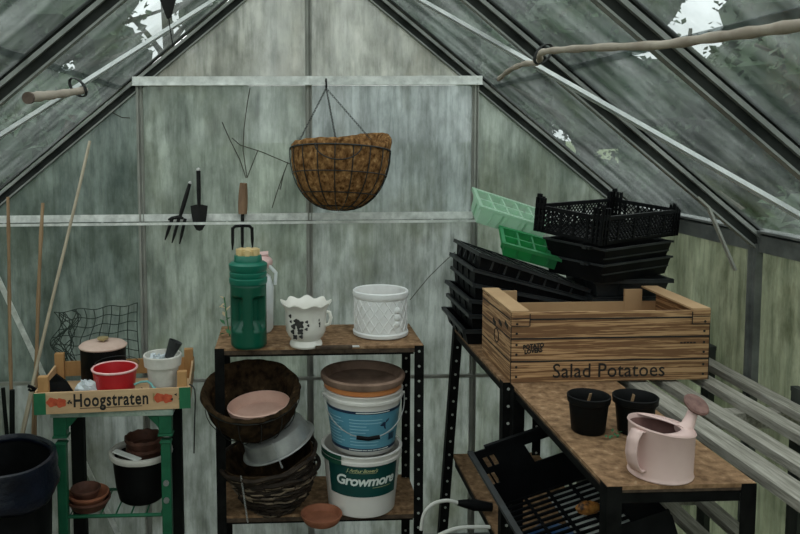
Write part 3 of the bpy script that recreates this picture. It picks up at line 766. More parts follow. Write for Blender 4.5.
# ------------------------------------------------------------------ hanging basket
hk = at_y(327, 84, -.10); hc = at_y(340, 149, -.19)
t = thing('hanging_basket', 'round wire hanging basket with brown coir hung from the upper rail', 'basket', (hc.x, -.205, hc.z - .004), (-.13, .05, 0))
Rb, Hb = .170, .205
mb = MB(); mb.tube([(Rb * math.cos(2 * PI * k / 48), Rb * math.sin(2 * PI * k / 48), 0) for k in range(48)], .0028, 6, closed=True)
def hb_pt(a, b_, k=1.0): return (Rb * k * math.sin(b_) ** .82 * math.cos(a), Rb * k * math.sin(b_) ** .82 * math.sin(a), -Hb * math.cos(b_))
for k in range(18):
    a = 2 * PI * k / 18; mb.tube([hb_pt(a, .08 + (PI / 2 - .08) * j / 10, 1.01) for j in range(11)], .0019, 5)
for b_ in (.35, .75, 1.15): mb.tube([hb_pt(2 * PI * k / 40, b_, 1.015) for k in range(40)], .0018, 5, closed=True)
mb.tube([(.075 * math.cos(PI + PI * k / 16) - .02, -Rb * 1.02, .0 + .05 * math.sin(PI + PI * k / 16)) for k in range(17)], .002, 5)
link('wire_frame', mb, 'wire', t)
P = [hb_pt(0, .02 + (PI / 2 - .02) * j / 14, .975) for j in range(15)]; P = [(max(0, q[0]), q[2]) for q in P]; P[0] = (0, -Hb * .985)
P += [(Rb * .97, .012), (Rb * .93, .022), (Rb * .87, .012)] + [(Rb * .85 * math.sin(b_) ** .82, -Hb * .86 * math.cos(b_)) for b_ in [PI / 2 * (1 - j / 8) for j in range(8)]] + [(0, -Hb * .86)]
def hwob(r, z, a):
    rr, zz = fuzz(.007, 40)(r, z, a)
    if z > -.005: 
        up = max(0, math.cos(a - .85)) ** 1.2; zz += .060 * up; rr += .012 * up
    return rr, zz
mb = MB(); mb.lathe(P, 96, wob=hwob); link('coir_liner', mb, 'coir', t, True)
M_t = Matrix.Translation(t.location) @ Euler(t.rotation_euler).to_matrix().to_4x4(); inv = M_t.inverted()
hook_l = inv @ Vector((hk.x, -.052, hk.z - .012))
mb = MB()
for a in (PI + .5, -PI / 2 - .15, .15 + .25): chain(mb, (Rb * math.cos(a), Rb * math.sin(a), 0), hook_l, .011, .0011)
link('chain', mb, 'wire', t)
mb = MB(); w0 = Vector((hk.x, -.0, hk.z))
pts = [inv @ Vector(v) for v in ((hk.x, -.031, ZU + .012), (hk.x, -.040, ZU + .020), (hk.x, -.056, ZU + .010), (hk.x, -.060, ZU - .002), (hk.x, -.050, ZU - .010), (hk.x, -.042, ZU - .004))]
mb.tube(pts, .0035, 7); link('hook', mb, 'iron', t, True)

# ------------------------------------------------------------------ hand tools behind the rail lip
TY = -.031
def fork(label, top, neck, tines, sp, mt_handle, hl_r, curved=False, tipc=False):
    A, B = at_y(*top, TY), at_y(*neck, TY)
    t = thing('hand_fork', label, 'garden fork', B)
    a = A - B; d = a.normalized()
    mb = MB(); n = 8; mb.tube([a * (.12 + .88 * i / n) for i in range(n + 1)], [hl_r * (.62 + .38 * math.sin(PI * (.25 + .65 * i / n))) for i in range(n + 1)], 10); h_ = link('handle', mb, mt_handle, t, True)
    if tipc:
        mb = MB(); mb.sphere(a, hl_r * .85, 10, 6); link('handle_tip', mb, 'tip', h_, True)
    T = [at_y(*q, TY) - B for q in tines]
    mb = MB(); mb.tube([a * .16, Vector((0, 0, 0)), Vector((0, 0, -.006 if tipc else -.032))], .0062, 8)
    if tipc: mb.tube([Vector((-.042, 0, -.010)), Vector((-.03, 0, -.004)), Vector((0, 0, 0)), Vector((.012, 0, -.006))], [.004, .006, .007, .004], 7)
    else: mb.tube([Vector((T[0].x, 0, -.040)), Vector((T[0].x * .7, 0, -.030)), Vector((0, 0, -.028)), Vector((T[-1].x * .7, 0, -.030)), Vector((T[-1].x, 0, -.040))], .0055, 7)
    link('socket', mb, 'iron', t)
    dz_ = -.034 if not tipc else -.006
    base = [Vector((q.x * .96 + s_, 0, dz_)) for q, s_ in zip(T, sp)]
    for q, b_ in zip(T, base):
        mb = MB(); mb.tube([b_, b_ * .35 + q * .65, q], [.0062, .0058, .0022], 7); link('tine', mb, 'iron', t)
    return t
fork('slim dark hand fork leaning left behind the rail, with a pale handle tip', (190, 183), (180, 217), [(165, 240), (172, 243), (179.5, 244)], (.025, .025, .022), 'iron', .008, tipc=True)
fork('hand fork with worn brown wooden handle behind the rail', (243.5, 183), (242.5, 218), [(232.5, 250), (242.5, 252), (252.5, 248)], (0, 0, 0), 'handle', .0180)
A, B = at_y(199, 170, TY), at_y(199, 206, TY)
t = thing('trowel', 'dark hand trowel standing upright between the two forks', 'trowel', B)
mb = MB(); mb.tube([(0, 0, -.002), (0, 0, .03), (0, 0, (A - B).z)], [.006, .0075, .008], 10); h_ = link('handle', mb, 'iron', t, True)
mb = MB(); mb.sphere((0, 0, (A - B).z), .0085, 10, 6); link('handle_tip', mb, 'tip', h_, True)
sc = (2.8 / F); mb = MB()
P = [(-8.6, 0), (-7.6, -9), (-6.0, -19), (-3.0, -24), (0, -25), (3.0, -24), (6.0, -19), (7.6, -9), (8.6, 0), (3, 1.5), (-3, 1.5)]
mb.poly([(x * sc, .004 * (abs(x) / 8.0) - .003, y * sc) for x, y in P], .0018, (0, 1, 0)); link('blade', mb, 'iron', t, True)

# ------------------------------------------------------------------ climber stems on the gable
def stem(label, lines, r=.0016):
    mb = MB()
    for L in lines: mb.tube([at_y(x, y, .003) for x, y in L], r, 5)
    tag(link('climber_stem', mb, 'bark'), label, 'stem')
stem('thin forked dry climber stem on the glass above the brown-handled fork', [[(250, 88), (247, 105), (244, 128), (243, 150), (247, 178)], [(222, 122), (230, 140), (240, 160), (246, 178)], [(247, 178), (252, 165), (258, 150)], [(232, 138), (240, 145), (262, 152), (290, 164)]])
stem('small curved dry stem on the upper left pane', [[(107, 110), (115, 114), (122, 117.5), (130, 118)], [(108, 112), (98, 106)]], .0018)
stem('straight dry stem on the glass left of the hanging basket', [[(288, 162), (282, 178), (277, 192), (272, 208)], [(284, 172), (280, 190)]])
stem('pale slanting stem on the pane right of the lattice planter', [[(455, 252), (440, 266), (428, 278), (410, 300)]], .0014)

# ------------------------------------------------------------------ green stand
YG0, YG1 = -.50, -.26
ZG = at_y(118, 410.5, YG0).z
gl, gr = at_y(50, 417, YG0).x, at_y(173, 417, YG0).x
t = thing('plant_stand', 'chipped green painted stand carrying the lettered strawberry crate', 'stand', ((gl + gr) / 2, (YG0 + YG1) / 2, 0))
W, Dp = gr - gl, YG1 - YG0
mb = MB(); mb.box((0, 0, ZG - .010), (W, Dp, .020)); link('top', mb, 'greentop', t, bevel=.003)
for sx in (-1, 1):
    x = sx * (W / 2 - .026); y = -Dp / 2 + .022; mb = MB()
    mb.box((x, y, (ZG - .02) / 2 - .04), (.030, .028, ZG - .10)); mb.box((x, y, ZG - .05), (.040, .034, .058)); mb.box((x, y, ZG - .083), (.046, .040, .008)); mb.box((x, y, ZG - .107), (.036, .034, .006))
    mb.poly([(x - sx * .018, y - .012, ZG - .021), (x - sx * .056, y - .012, ZG - .021), (x - sx * .046, y - .012, ZG - .034), (x - sx * .030, y - .012, ZG - .050), (x - sx * .018, y - .012, ZG - .066)], .024, (0, 1, 0))
    lg = link('leg', mb, 'greenpaint', t, bevel=.0025)
    if sx > 0:
        mb = MB()
        for z in (ZG - .235, ZG - .29):
            mb = MB(); mb.tube([(x, y - .0135, z), (x, y - .020, z)], .009, 12); mb.tube([(x, y - .0195, z), (x, y - .023, z)], .005, 6); link('bolt', mb, 'zinc', lg)
    mb = MB(); mb.box((sx * (W / 2 - .024), Dp / 2 - .02, (ZG - .022) / 2), (.042, .030, ZG - .022)); link('leg', mb, 'darkwood', t, label='dark rear leg')
ZGS = at_y(118, 519, YG0).z
mb = MB(); mb.tube([(-W / 2 + .03, -Dp / 2 + .022, ZGS), (W / 2 - .03, -Dp / 2 + .022, ZGS)], .006, 8); mb.tube([(-W / 2 + .04, Dp / 2 - .035, ZGS), (W / 2 - .04, Dp / 2 - .035, ZGS)], .005, 8)
for i in range(7):
    x = -W / 2 + .045 + (W - .09) * i / 6; mb.tube([(x, -Dp / 2 + .022, ZGS + .004), (x, Dp / 2 - .035, ZGS + .004)], .0028, 6)
link('rod_shelf', mb, 'greenpaint', t)
GC = Vector(t.location); 
# saucers on the rod shelf
zs = ZGS + .0075
def dish(label, x, y, z, r, h, mt, group=None, rot=(0, 0, 0)):
    t = thing('saucer', label, 'saucer', (x, y, z), rot, group)
    mb = MB(); mb.lathe([(0, 0), (r * .72, 0), (r * .78, .004), (r * .97, h * .75), (r, h * .8), (r, h), (r * .95, h), (r * .74, .009), (0, .008)], 40); link('dish', mb, mt, t, True); return t
dx = at_y(89, 500, GC.y - .05).x; dy = GC.y - .05
dish('wide dark terracotta saucer, lowest of the stack on the green stand', dx, dy, zs, .068, .034, 'terra_dark', 'stacked saucers on the green stand')
dish('wide reddish terracotta saucer in the middle of the stack on the green stand', dx - .002, dy, zs + .0185, .064, .032, 'terracotta', 'stacked saucers on the green stand', (0, .02, 0))
dish('smaller brown terracotta saucer topping the stack on the green stand', dx - .008, dy - .004, zs + .0365, .046, .030, 'terra_dark', 'stacked saucers on the green stand')
# black pot with white rim
px_ = at_y(142, 500, GC.y + .01).x
t = thing('plant_pot', 'black pot with worn whitish rim on the green stand', 'pot', (px_, GC.y + .01, zs)); t.scale = (1.07, 1.07, 1.0)
mb = MB(); mb.lathe([(0, 0), (.060, 0), (.067, .006), (.076, .05), (.081, .10), (.083, .140), (.079, .143), (.075, .1), (.06, .012), (0, .010)], 44); link('body', mb, 'pot_black', t, True)
mb = MB(); mb.lathe([(.082, .138), (.092, .142), (.096, .152), (.094, .160), (.086, .161), (.079, .153), (.079, .141)], 44); link('rim', mb, 'whitepot', t, True, 'worn whitish rolled rim')
mb = MB(); mb.lathe([(0, .128), (.076, .128), (.076, .122), (0, .122)], 24); link('compost', mb, 'darksoil', t)
mb = MB(); mb.box((-.030, -.058, .166), (.09, .022, .005), Euler((.0, .18, -.42)).to_matrix()); tg = link('plant_label', mb, 'paper', t, label='blank pale plastic plant tag', bevel=.001)
for i, (r_, dz, lb) in enumerate(((.056, .130, 'lower dark terracotta dish resting in the whitish-rimmed black pot'), (.060, .162, 'upper dark terracotta dish with scalloped inside, in the whitish-rimmed black pot'))):
    k = thing('dish', lb, 'dish', (px_ + .010, GC.y + .016, zs + dz), (0, 0, .5), 'dark dishes in the black pot')
    mb = MB(); mb.lathe([(0, 0), (r_ * .8, 0), (r_ * .86, .004), (r_ * .98, .026), (r_ * 1.04, .030), (r_ * 1.04, .040), (r_ * .97, .040), (r_ * .82, .01), (0, .009)], 40, wob=lambda r, z, a: (r, z + (.002 * math.cos(12 * a) if z > .03 else 0))); link('bowl', mb, 'terra_dark', k, True)

# ------------------------------------------------------------------ strawberry crate on the stand
YC0, YC1 = -.515, -.205
ca, cb = at_y(36, 400, YC0).x, at_y(191, 400, YC0).x
t = thing('wooden_crate', 'low wooden crate lettered Hoogstraten with green ends and red strawberries', 'crate', ((ca + cb) / 2 - .014, (YC0 + YC1) / 2, ZG + .001), (0, 0, .075))
W, Dp, Hc = cb - ca, YC1 - YC0, .066
mb = MB(); mb.box((0, -Dp / 2 + .004, Hc / 2 + .001), (W, .008, Hc)); fp = link('front_panel', mb, 'crate', t, bevel=.0008)
mb = MB(); mb.box((0, Dp / 2 - .004, .05), (W, .008, .05)); link('back_panel', mb, 'crate_orange', t)
for sx in (-1, 1):
    mb = MB(); mb.box((sx * (W / 2 - .005), 0, .04), (.006, Dp - .018, .06)); link('side_panel', mb, 'crate', t)
    mb = MB(); mb.box((sx * (W / 2 - .0175), -Dp / 2 - .0006, Hc / 2 + .001), (.035, .0012, Hc)); link('green_end', mb, 'crate_green', fp, label='bright green painted end')
    for sy, hh in ((-1, .112), (1, .108)):
        mb = MB(); mb.box((sx * (W / 2 - .026 + (.008 if sy > 0 else 0)), sy * (Dp / 2 - .020), hh / 2 + .001), (.030, .022, hh)); link('corner_post', mb, 'crate_orange', t, bevel=.001)
mb = MB(); mb.box((0, 0, .005), (W - .02, Dp - .02, .008)); link('base', mb, 'crate', t)
mb = MB(); yf = -Dp / 2 - .0004
V, Fc = text_geo('Hoogstraten', .056, space=1.10, offset=.0013)
mb.add(V, Fc, lambda q: Vector((q.x * .715 - .006, yf - q.z, q.y + .021)))
mb.box((-.006, yf - .0002, .0155), (.185, .0006, .0018)); link('lettering', mb, 'ink', fp)
for x in (-.166, .150):
    mb = MB(); fn = lambda q: Vector((q.x, yf - q.z, q.y))
    for ox, oy in ((-.013, .002), (.012, -.001)):
        vs = []
        for k in range(20):
            a = 2 * PI * k / 20; r_ = .0155 * (1 - .12 * math.cos(5 * a)); vs.append(mb.bm.verts.new(fn(Vector((x + ox + r_ * math.cos(a) * 1.05, .036 + oy + r_ * math.sin(a) * .92, .0004)))))
        mb.face(vs)
    em = link('strawberry_print', mb, 'ink_red', fp, label='red-orange printed strawberries')
    mb = MB()
    for k in range(3):
        blossom(mb, x + (.034 if x < 0 else .026 + .012 * k) - (0 if x > 0 else 0) + (.004 * k if x < 0 else 0), .036 + (.010 if k == 1 else -.004) * (1 if x > 0 else .4), .0045, 3, fn, .0006, .5)
    link('leaf_print', mb, 'ink', em)
CC = Vector(t.location); zc = CC.z + .0095
# dark stewpot with pink lid
q = at_y(104, 380, -.292)
t = thing('lidded_pot', 'black pot with dusty pink lid and brass knob at the back of the crate', 'pot', (q.x, -.292, zc))
hh = at_y(104, 345, -.292).z - zc
mb = MB(); mb.lathe([(0, 0), (.068, 0), (.072, .005), (.0735, hh - .004), (0, hh - .004)], 44); link('body', mb, 'pot_black', t, True)
mb = MB(); mb.lathe([(0, hh - .004), (.0765, hh - .004), (.078, hh), (.070, hh + .007), (.03, hh + .012), (0, hh + .013)], 44); ld = link('lid', mb, 'pinklid', t, True, 'dusty pink lid')
mb = MB(); mb.lathe([(0, hh + .012), (.006, hh + .012), (.006, hh + .018), (.018, hh + .020), (.018, hh + .026), (0, hh + .027)], 20); link('knob', mb, 'brass', ld, True)
# red bucket
q = at_y(115, 380, -.440)
t = thing('plastic_tub', 'small bright red plastic tub with pink rim in the wooden crate', 'tub', (q.x, -.440, zc))
hr = at_y(115, 367.5, -.440).z - zc
mb = MB(); mb.lathe([(0, 0), (.052, 0), (.056, .004), (.068, hr - .002), (.065, hr), (.053, .01), (0, .008)], 44); link('body', mb, 'red', t, True)
mb = MB(); mb.lathe([(.065, hr - .004), (.0705, hr - .004), (.072, hr), (.069, hr + .003), (.065, hr + .001), (.065, hr - .004)], 44); link('rim', mb, 'redrim', t, True, 'worn pink rim')
mb = MB(); mb.tube([(.069 * math.cos(PI + PI * k / 20 * 1.0), .03 + .062 * math.sin(PI * k / 20), hr + .003 + .008 * math.sin(PI * k / 20)) for k in range(21)], .0011, 5); link('wire_handle', mb, 'wire', t)
# white flower pot with dark trowel blade/handle
q = at_y(163, 380, -.435)
t = thing('flower_pot', 'chalky white flower pot at the right end of the wooden crate', 'pot', (q.x, -.435, zc))
hp = at_y(163, 354, -.435).z - zc
mb = MB(); mb.lathe([(0, .008), (.040, .008), (.046, hp * .55), (.050, hp - .036), (.057, hp - .034), (.060, hp - .002), (.058, hp + .001), (.054, hp), (.052, hp - .01), (.040, .016), (0, .015)], 44); link('body', mb, 'whitepot', t, True)
mb = MB(); mb.box((0, 0, .0045), (.088, .088, .009)); link('square_foot', mb, 'whitepot', t, bevel=.002)
mb = MB(); mb.lathe([(0, hp - .016), (.052, hp - .018), (.052, hp - .022), (0, hp - .022)], 24); link('contents', mb, 'paper', t)
mb = MB()
for i in range(26):
    x, y = rnd.uniform(-.04, .005), rnd.uniform(-.03, .04); R = Euler((rnd.uniform(-1, 1), rnd.uniform(-1, 1), rnd.uniform(0, 6))).to_matrix(); mb.box((x, y, hp - .010), (.014, .010, .0012), R)
link('shards', mb, 'foil', t)
k = thing('hand_scoop', 'dark grey scoop leaning out of the chalky white flower pot', 'scoop', (q.x + .018, -.432, zc + hp - .014), (0, .42, .1))
mb = MB(); mb.lathe([(.013, 0), (.019, .040), (.022, .058), (.020, .058), (.0165, .04), (.011, 0)], 24, sy=.8); mb.lathe([(0, 0), (.013, 0), (.011, .003), (0, .003)], 24, sy=.8); link('blade', mb, 'darkgrey', k, True)
# black dustpan-like scoop, left
q = at_y(56, 375, -.43)
t = thing('dustpan', 'black pan leaning at the left end of the wooden crate', 'dustpan', (q.x, -.445, zc))
mb = MB(); w_ = 1.25 / (F / 2.40)
mb.poly([(-13 * w_, -.01, 0), (17 * w_, -.01, 0), (14 * w_, .0, 8 * w_), (8 * w_, .01, 16 * w_), (0, .012, 22 * w_), (-6 * w_, .01, 16 * w_), (-12 * w_, 0, 7 * w_)], .010, (0, 1, 0)); link('pan', mb, 'black', t)
# crumpled plastic, teal cord, wire
q = at_y(86, 384, -.48)
mb = MB(); mb.sphere((0, 0, .036), .030, 12, 8, (1.1, .6, 1.25), .5); o = link('crumpled_film', mb, 'foil'); o.location = (q.x, -.480, zc + .004); tag(o, 'crumpled pale plastic film left of the red tub', 'plastic film')
mb = MB(); mb.tube([Vector((at_y(x, y, -.485 + .004 * i).x - at_y(140, 383, -.48).x, -.004 * i, at_y(x, y, -.485).z - zc)) for i, (x, y) in enumerate(((134, 385), (141, 382), (148, 381), (152, 383), (155, 387), (157, 386)))], .0035, 6)
o = link('cord', mb, 'teal', None, True); o.location = (at_y(140, 383, -.48).x, -.480, zc); tag(o, 'short teal cord loop beside the white flower pot', 'cord')
mb = MB(); mb.tube([(math.sin(i * .9) * .008 * (1 - i / 22), -.0 - i * .0002, .010 + i * .0022) for i in range(20)], .0013, 5)
q = at_y(142, 374, -.475); o = link('bent_wire', mb, 'wire'); o.location = (q.x, -.475, zc + .002); tag(o, 'curl of black wire between red tub and white flower pot', 'wire')
mb = MB(); mb.tube([(0, 0, .0), (.001, -.004, .03), (-.001, -.004, .06)], .008, 8); o = link('bottle_neck', mb, 'brass', None, True); q = at_y(154, 384, -.495); o.location = (q.x, -.497, zc); o.scale = (.8, .8, .75); tag(o, 'small tarnished brass fitting in front of the white flower pot', 'fitting')
# strap hanging at the right of the crate
q = at_y(191, 384, -.512); z_b = at_y(189, 450, -.512).z
mb = MB(); mb.tube([(0, 0, 0), (.006, -.006, -.008), (.007, -.007, -.04), (.003, -.006, -.12), (0, -.006, z_b - q.z)], .0022, 6); mb.tube([(-.012, .012, .004), (0, 0, 0)], .0022, 6)
o = link('cord', mb, 'wire', None, True); o.location = (cb + .006, -.508, CC.z + .072); tag(o, 'thin black cord hanging down from the right end of the wooden crate', 'cord')
# netting behind the crate
mb = MB(); Yn = -.165
def npt(u, v):
    sag = .5 + .5 * math.sin(u * 2.6 + 1)
    x = 54 + 85 * u + 2 * math.sin(v * 3 + u * 4) + (1 - u) ** 2 * 6 * math.sin(v * 9); y = 306 - 2 * u + (64 + 2 * math.sin(u * 6)) * v + 6 * (1 - u) * (1 - v) + 1.2 * math.sin(u * 17 + v * 5)
    p = at_y(x, y, Yn - .015 * math.sin(u * 5) - .01 * v); return p
nu, nv = 9, 7
for i in range(nu + 1):
    mb.tube([npt(i / nu, j / 21) for j in range(22)], .0016, 5)
for j in range(nv + 1):
    mb.tube([npt(i / 27, j / nv) for i in range(28)], .0016, 5)
for k in range(9):
    u0 = rnd.uniform(0, .22); mb.tube([npt(u0 + .05 * math.sin(j * .7 + k), j / 21) for j in range(0, 22)], .0017, 5)
o = link('netting', mb, 'net'); tag(o, 'dark green wide-mesh plastic netting standing behind the wooden crate', 'netting')
fl = [v.co.z for v in o.data.vertices]

# ------------------------------------------------------------------ canes
def cane(label, A, B, Ya, Yb, r, mt, nodes=True, sec=None):
    a = at_y(A[0], A[1], Ya); b = at_y(B[0], B[1], Yb)
    k = (b.z) / (a.z - b.z) if a.z != b.z else 0
    b2 = b + (b - a) * (b.z / (a.z - b.z)); b2.z = .0
    t = thing('cane', label, 'cane', b2, (0, 0, 0), 'garden canes in the left corner')
    L = a - b2; n = 24; pts, rs = [], []
    for i in range(n + 1):
        f = i / n; pts.append(L * f + Vector((.003 * math.sin(f * 7 + A[0]), 0, 0))); rs.append(r * (1.05 - .15 * f) * (1.28 if nodes and i % 4 == 2 else 1))
    mb = MB(); mb.tube(pts, rs, 8); link('stick', mb, mt, t, True)
cane('thin brown bamboo cane standing at the far left against the glass', (7, 197), (12.5, 410), -.06, -.20, .0062, 'cane')
cane('brown bamboo cane standing left of the netting', (43, 203), (36, 375), -.06, -.18, .0068, 'cane')
cane('long pale cane leaning across the left pane', (89, 141), (34, 382), -.06, -.26, .0060, 'cane_pale', False)
cane('short pale stake leaning just left of the wooden crate', (35, 385), (23, 434), -.36, -.40, .0055, 'cane_pale', False)
cane('short brown stake beside the left end of the wooden crate', (34, 392), (32, 434), -.34, -.36, .0055, 'cane', False)
cane('stubby dark stake behind the bin at the left edge', (12, 390), (13, 432), -.34, -.342, .0095, 'darkwood', False)
cane('stubby dark stake leaning beside another behind the bin', (4, 388), (7, 432), -.34, -.342, .0075, 'darkwood', False)
# black clip at crate corner
q = at_y(33, 381, -.40); q2 = at_y(27, 377, -.40)
mb = MB(); mb.tube([(0, 0, 0), (-.012, -.006, .012), (-.022, -.004, .014)], .005, 7); mb.tube([(0, 0, 0), (-.016, .002, -.003), (-.024, .004, .001)], .004, 7); mb.box((.006, 0, -.004), (.020, .014, .018)); o = link('spring_clamp', mb, 'black'); o.location = (ca - .017, -.46, CC.z + .055); tag(o, 'small black clip gripping the left end of the wooden crate', 'clip')

# ------------------------------------------------------------------ bin
bc = at_y(-6, 458, -.66); ZBIN = bc.z
t = thing('dustbin', 'round black bin with navy liner in the lower left corner', 'bin', (bc.x, -.66, 0))
Rbin = 60 / (F / 2.17)
mb = MB(); mb.lathe([(0, 0), (Rbin * .78, 0), (Rbin * .80, .01), (Rbin * .94, ZBIN - .004), (Rbin * .92, ZBIN), (Rbin * .78, .02), (0, .015)], 56); link('body', mb, 'black', t, True)
def lw(r, z, a):
    k = 1 if z < ZBIN - .02 else .3
    return r * (1 + .018 * k * math.sin(9 * a + z * 40) + .02 * k * noise.noise(Vector((3 * math.cos(a), 3 * math.sin(a), z * 18)))), z + .008 * k * math.sin(5 * a + 1)
mb = MB(); mb.lathe([(Rbin * .965, ZBIN - .112), (Rbin * 1.015, ZBIN - .10), (Rbin * 1.035, ZBIN - .075), (Rbin * .99, ZBIN - .05), (Rbin * 1.02, ZBIN - .02), (Rbin * 1.0, ZBIN + .004), (Rbin * .955, ZBIN + .006), (Rbin * .915, ZBIN - .002), (Rbin * .905, ZBIN - .014)], 96, wob=lw); link('bin_liner', mb, 'navy', t, True, 'glossy navy bin liner', solid=.0015)

# ------------------------------------------------------------------ right-hand benches
ZBN = .91
pf = at_z(603, 488, ZBN); pr = at_z(753, 482, ZBN)
BX0, BX1 = pf.x + .010, pr.x + .005
Y2 = (pf.y + pr.y) / 2; YM = -.80
pb = at_z(461, 333, ZBN); YBk = -.17
shelf_unit('black angle-iron bench along the right, rear one under the seed trays', BX0 - .018, BX1, YM + .002, YBk, ZBN, .45, leans=(-.06, 0), name='bench', th=.014)
shelf_unit('front black angle-iron bench carrying the pink watering can', BX0, BX1, Y2, YM - .002, ZBN, None, name='bench', th=.014)
# mid level cross bar of front bench

# ---- slatted staging
ZS = .905
TH = .022
t = thing('slatted_staging', 'weathered grey slatted timber staging along the right side wall', 'staging', (0, 0, 0))
def slat(x0, x1, z, w, y0=-.36, y1=-2.35):
    mb = MB(); mb.bar((x0, y0, z - TH / 2), (x1, y1, z - TH / 2), w, TH); link('slat', mb, 'slat', t, bevel=.0015)
for x0, x1, w in ((1.172, 1.142, .040), (1.071, 1.069, .042), (.952, .975, .046), (.866, .875, .056)): slat(x0, x1, ZS, w)
for x0, x1, w in ((1.150, 1.120, .045), (1.03, 1.03, .045), (.90, .91, .05)): slat(x0, x1, .50, w, -.30)
for y in (-.55, -.97, -1.75):
    for z in (ZS, .50):
        mb = MB(); mb.box((1.01, y, z - TH - .0205), (.37, .040, .040)); link('bearer', mb, 'slat', t)
for y in (-.55, -.97, -1.75):
    mb = MB(); mb.box((1.2035, y, .462), (.018, .045, .924)); mb.box((1.2035, y, .93), (.020, .048, .012)); link('leg', mb, 'darkpost', t)
    mb = MB(); mb.box((.838, y + .045, .43), (.022, .045, .86)); link('leg', mb, 'darkpost', t)

# ---- cardboard potato box
ZP = ZBN + .0015
PX0, PX1, PYF, PYB = .512, 1.0585, -.806, -.505
HP = at_y(600, 311.5, PYF).z - ZP
t = thing('potato_box', 'cardboard box printed as wooden planks reading Salad Potatoes', 'box', ((PX0 + PX1) / 2, (PYF + PYB) / 2, ZP))
W, Dp, th = PX1 - PX0, PYB - PYF, .006
mb = MB(); mb.mi = 0; mb.box((0, -Dp / 2 + th / 2, HP / 2), (W, th, HP)); fpn = link('front_panel', mb, 'woodprint', t)
for sx in (-1, 1):
    mb = MB(); mb.box((sx * (W / 2 - th / 2), 0, HP / 2), (th, Dp - 2 * th, HP)); sp = link('end_panel', mb, 'woodprint', t)
    # printed joints on the outer end
    mb = MB()
    for f in (.10, .375, .70): mb.box((sx * (W / 2 + .0004), 0, HP * (1 - f)), (.0008, Dp - 2 * th, .0035))
    for k in range(3): mb.box((sx * (W / 2 + .0004), -Dp / 2 + .04 + .06 * k, HP * .78 - .01 * k), (.0008, .03, .012), Matrix.Rotation(.25, 3, 'X'))
    mb.tube([(sx * (W / 2 + .0004), -Dp * .05 + .022 * math.cos(a), HP * .5 + .020 * math.sin(a)) for a in [2 * PI * k / 16 for k in range(16)]], .0018, 4, closed=True)
    link('joint_print', mb, 'ink', sp)
    mb = MB(); mb.poly([(sx * (W / 2), -Dp / 2, HP), (sx * (W / 2), Dp / 2, HP + .004), (sx * (W / 2 - .050), Dp / 2, HP + .004), (sx * (W / 2 - .050), -Dp / 2, HP)], .005, (0, 0, 1)); link('top_ledge', mb, 'cardboard', t, label='plain brown folded ledge')
    mb = MB(); mb.box((sx * (W / 2 - .026), -Dp / 2 - .0014, HP - .018), (.050, .0024, .038)); tb = link('corner_tab', mb, 'woodprint', t, bevel=.001)
    mb = MB(); x = sx * (W / 2 - .051); mb.box((x, -Dp / 2 - .0030, HP - .020), (.0022, .0008, .034)); mb.box((sx * (W / 2 - .026), -Dp / 2 - .0030, HP - .037), (.048, .0008, .0022)); mb.box((sx * (W / 2 - .026), -Dp / 2 - .0030, HP - .016), (.046, .0008, .0022)); 
    link('tab_print', mb, 'ink', tb)
    mb = MB(); mb.box((sx * (W / 2 - .078), Dp / 2 - th / 2 - .002, HP / 2), (.055, th + .002, HP)); link('back_corner', mb, 'cardboard', t, label='plain brown inner corner')
mb = MB(); mb.box((0, Dp / 2 - th / 2, HP * .40), (W - .012, th, HP * .80)); link('back_panel', mb, 'cardboard', t)
mb = MB(); mb.box((0, 0, .003), (W - .014, Dp - .014, .005)); link('base', mb, 'cardboard', t)
mb = MB(); yf = -Dp / 2 - .0005
for f in (.10, .375, .70): mb.box((0, yf, HP * (1 - f)), (W, .0008, .0042))
for sx in (-1, 1):
    for f in (.16, .30, .46, .60, .78, .92):
        c = [(sx * (W / 2 - .016) + .0035 * math.cos(2 * PI * k / 10), yf - .0006 - (.003 if f < .2 else 0), HP * (1 - f) + .0035 * math.sin(2 * PI * k / 10)) for k in range(10)]
        mb.poly(c)
    mb.box((sx * (W / 2 - .001), yf, HP / 2), (.002, .0008, HP))
link('joint_print', mb, 'ink', fpn)
mb = MB(); V, Fc = text_geo('Salad Potatoes', .055, space=1.03, offset=.0002)
mb.add(V, Fc, lambda q: Vector((q.x * .93 - .003, yf - q.z - .0006, q.y + .0115)))
link('lettering', mb, 'ink', fpn)
mb = MB(); ca_, sa_ = math.cos(.10), math.sin(.10)
for k, (wd, dz) in enumerate((('POTATO', .013), ('LOVERS', 0))):
    V, Fc = text_geo(wd, .0165, offset=.0008, shear=.1)
    mb.add(V, Fc, lambda q: Vector((-.211 + q.x * .86 * ca_ - q.y * sa_, yf - q.z - .0006, HP * .455 + dz - .006 + q.x * sa_ + q.y * ca_)))
for k in range(0): mb.tube([(-.180 + (.039 + .003 * k) * math.cos(a), yf - .0004, HP * .455 + .005 + (.019 + .002 * k) * math.sin(a) + .004 * math.cos(a)) for a in [2 * PI * j / 24 for j in range(24)]], .0007, 4, closed=True)
link('small_emblem', mb, 'ink', fpn)
mb = MB(); V, Fc = text_geo('from the farm', .011, shear=.2); mb = MB(); 
for k in range(5): mb.box((.195 + k * .009, yf - .0003, HP * .535), (.0065, .0006, .0035))
link('tiny_print', mb, 'ink', fpn)

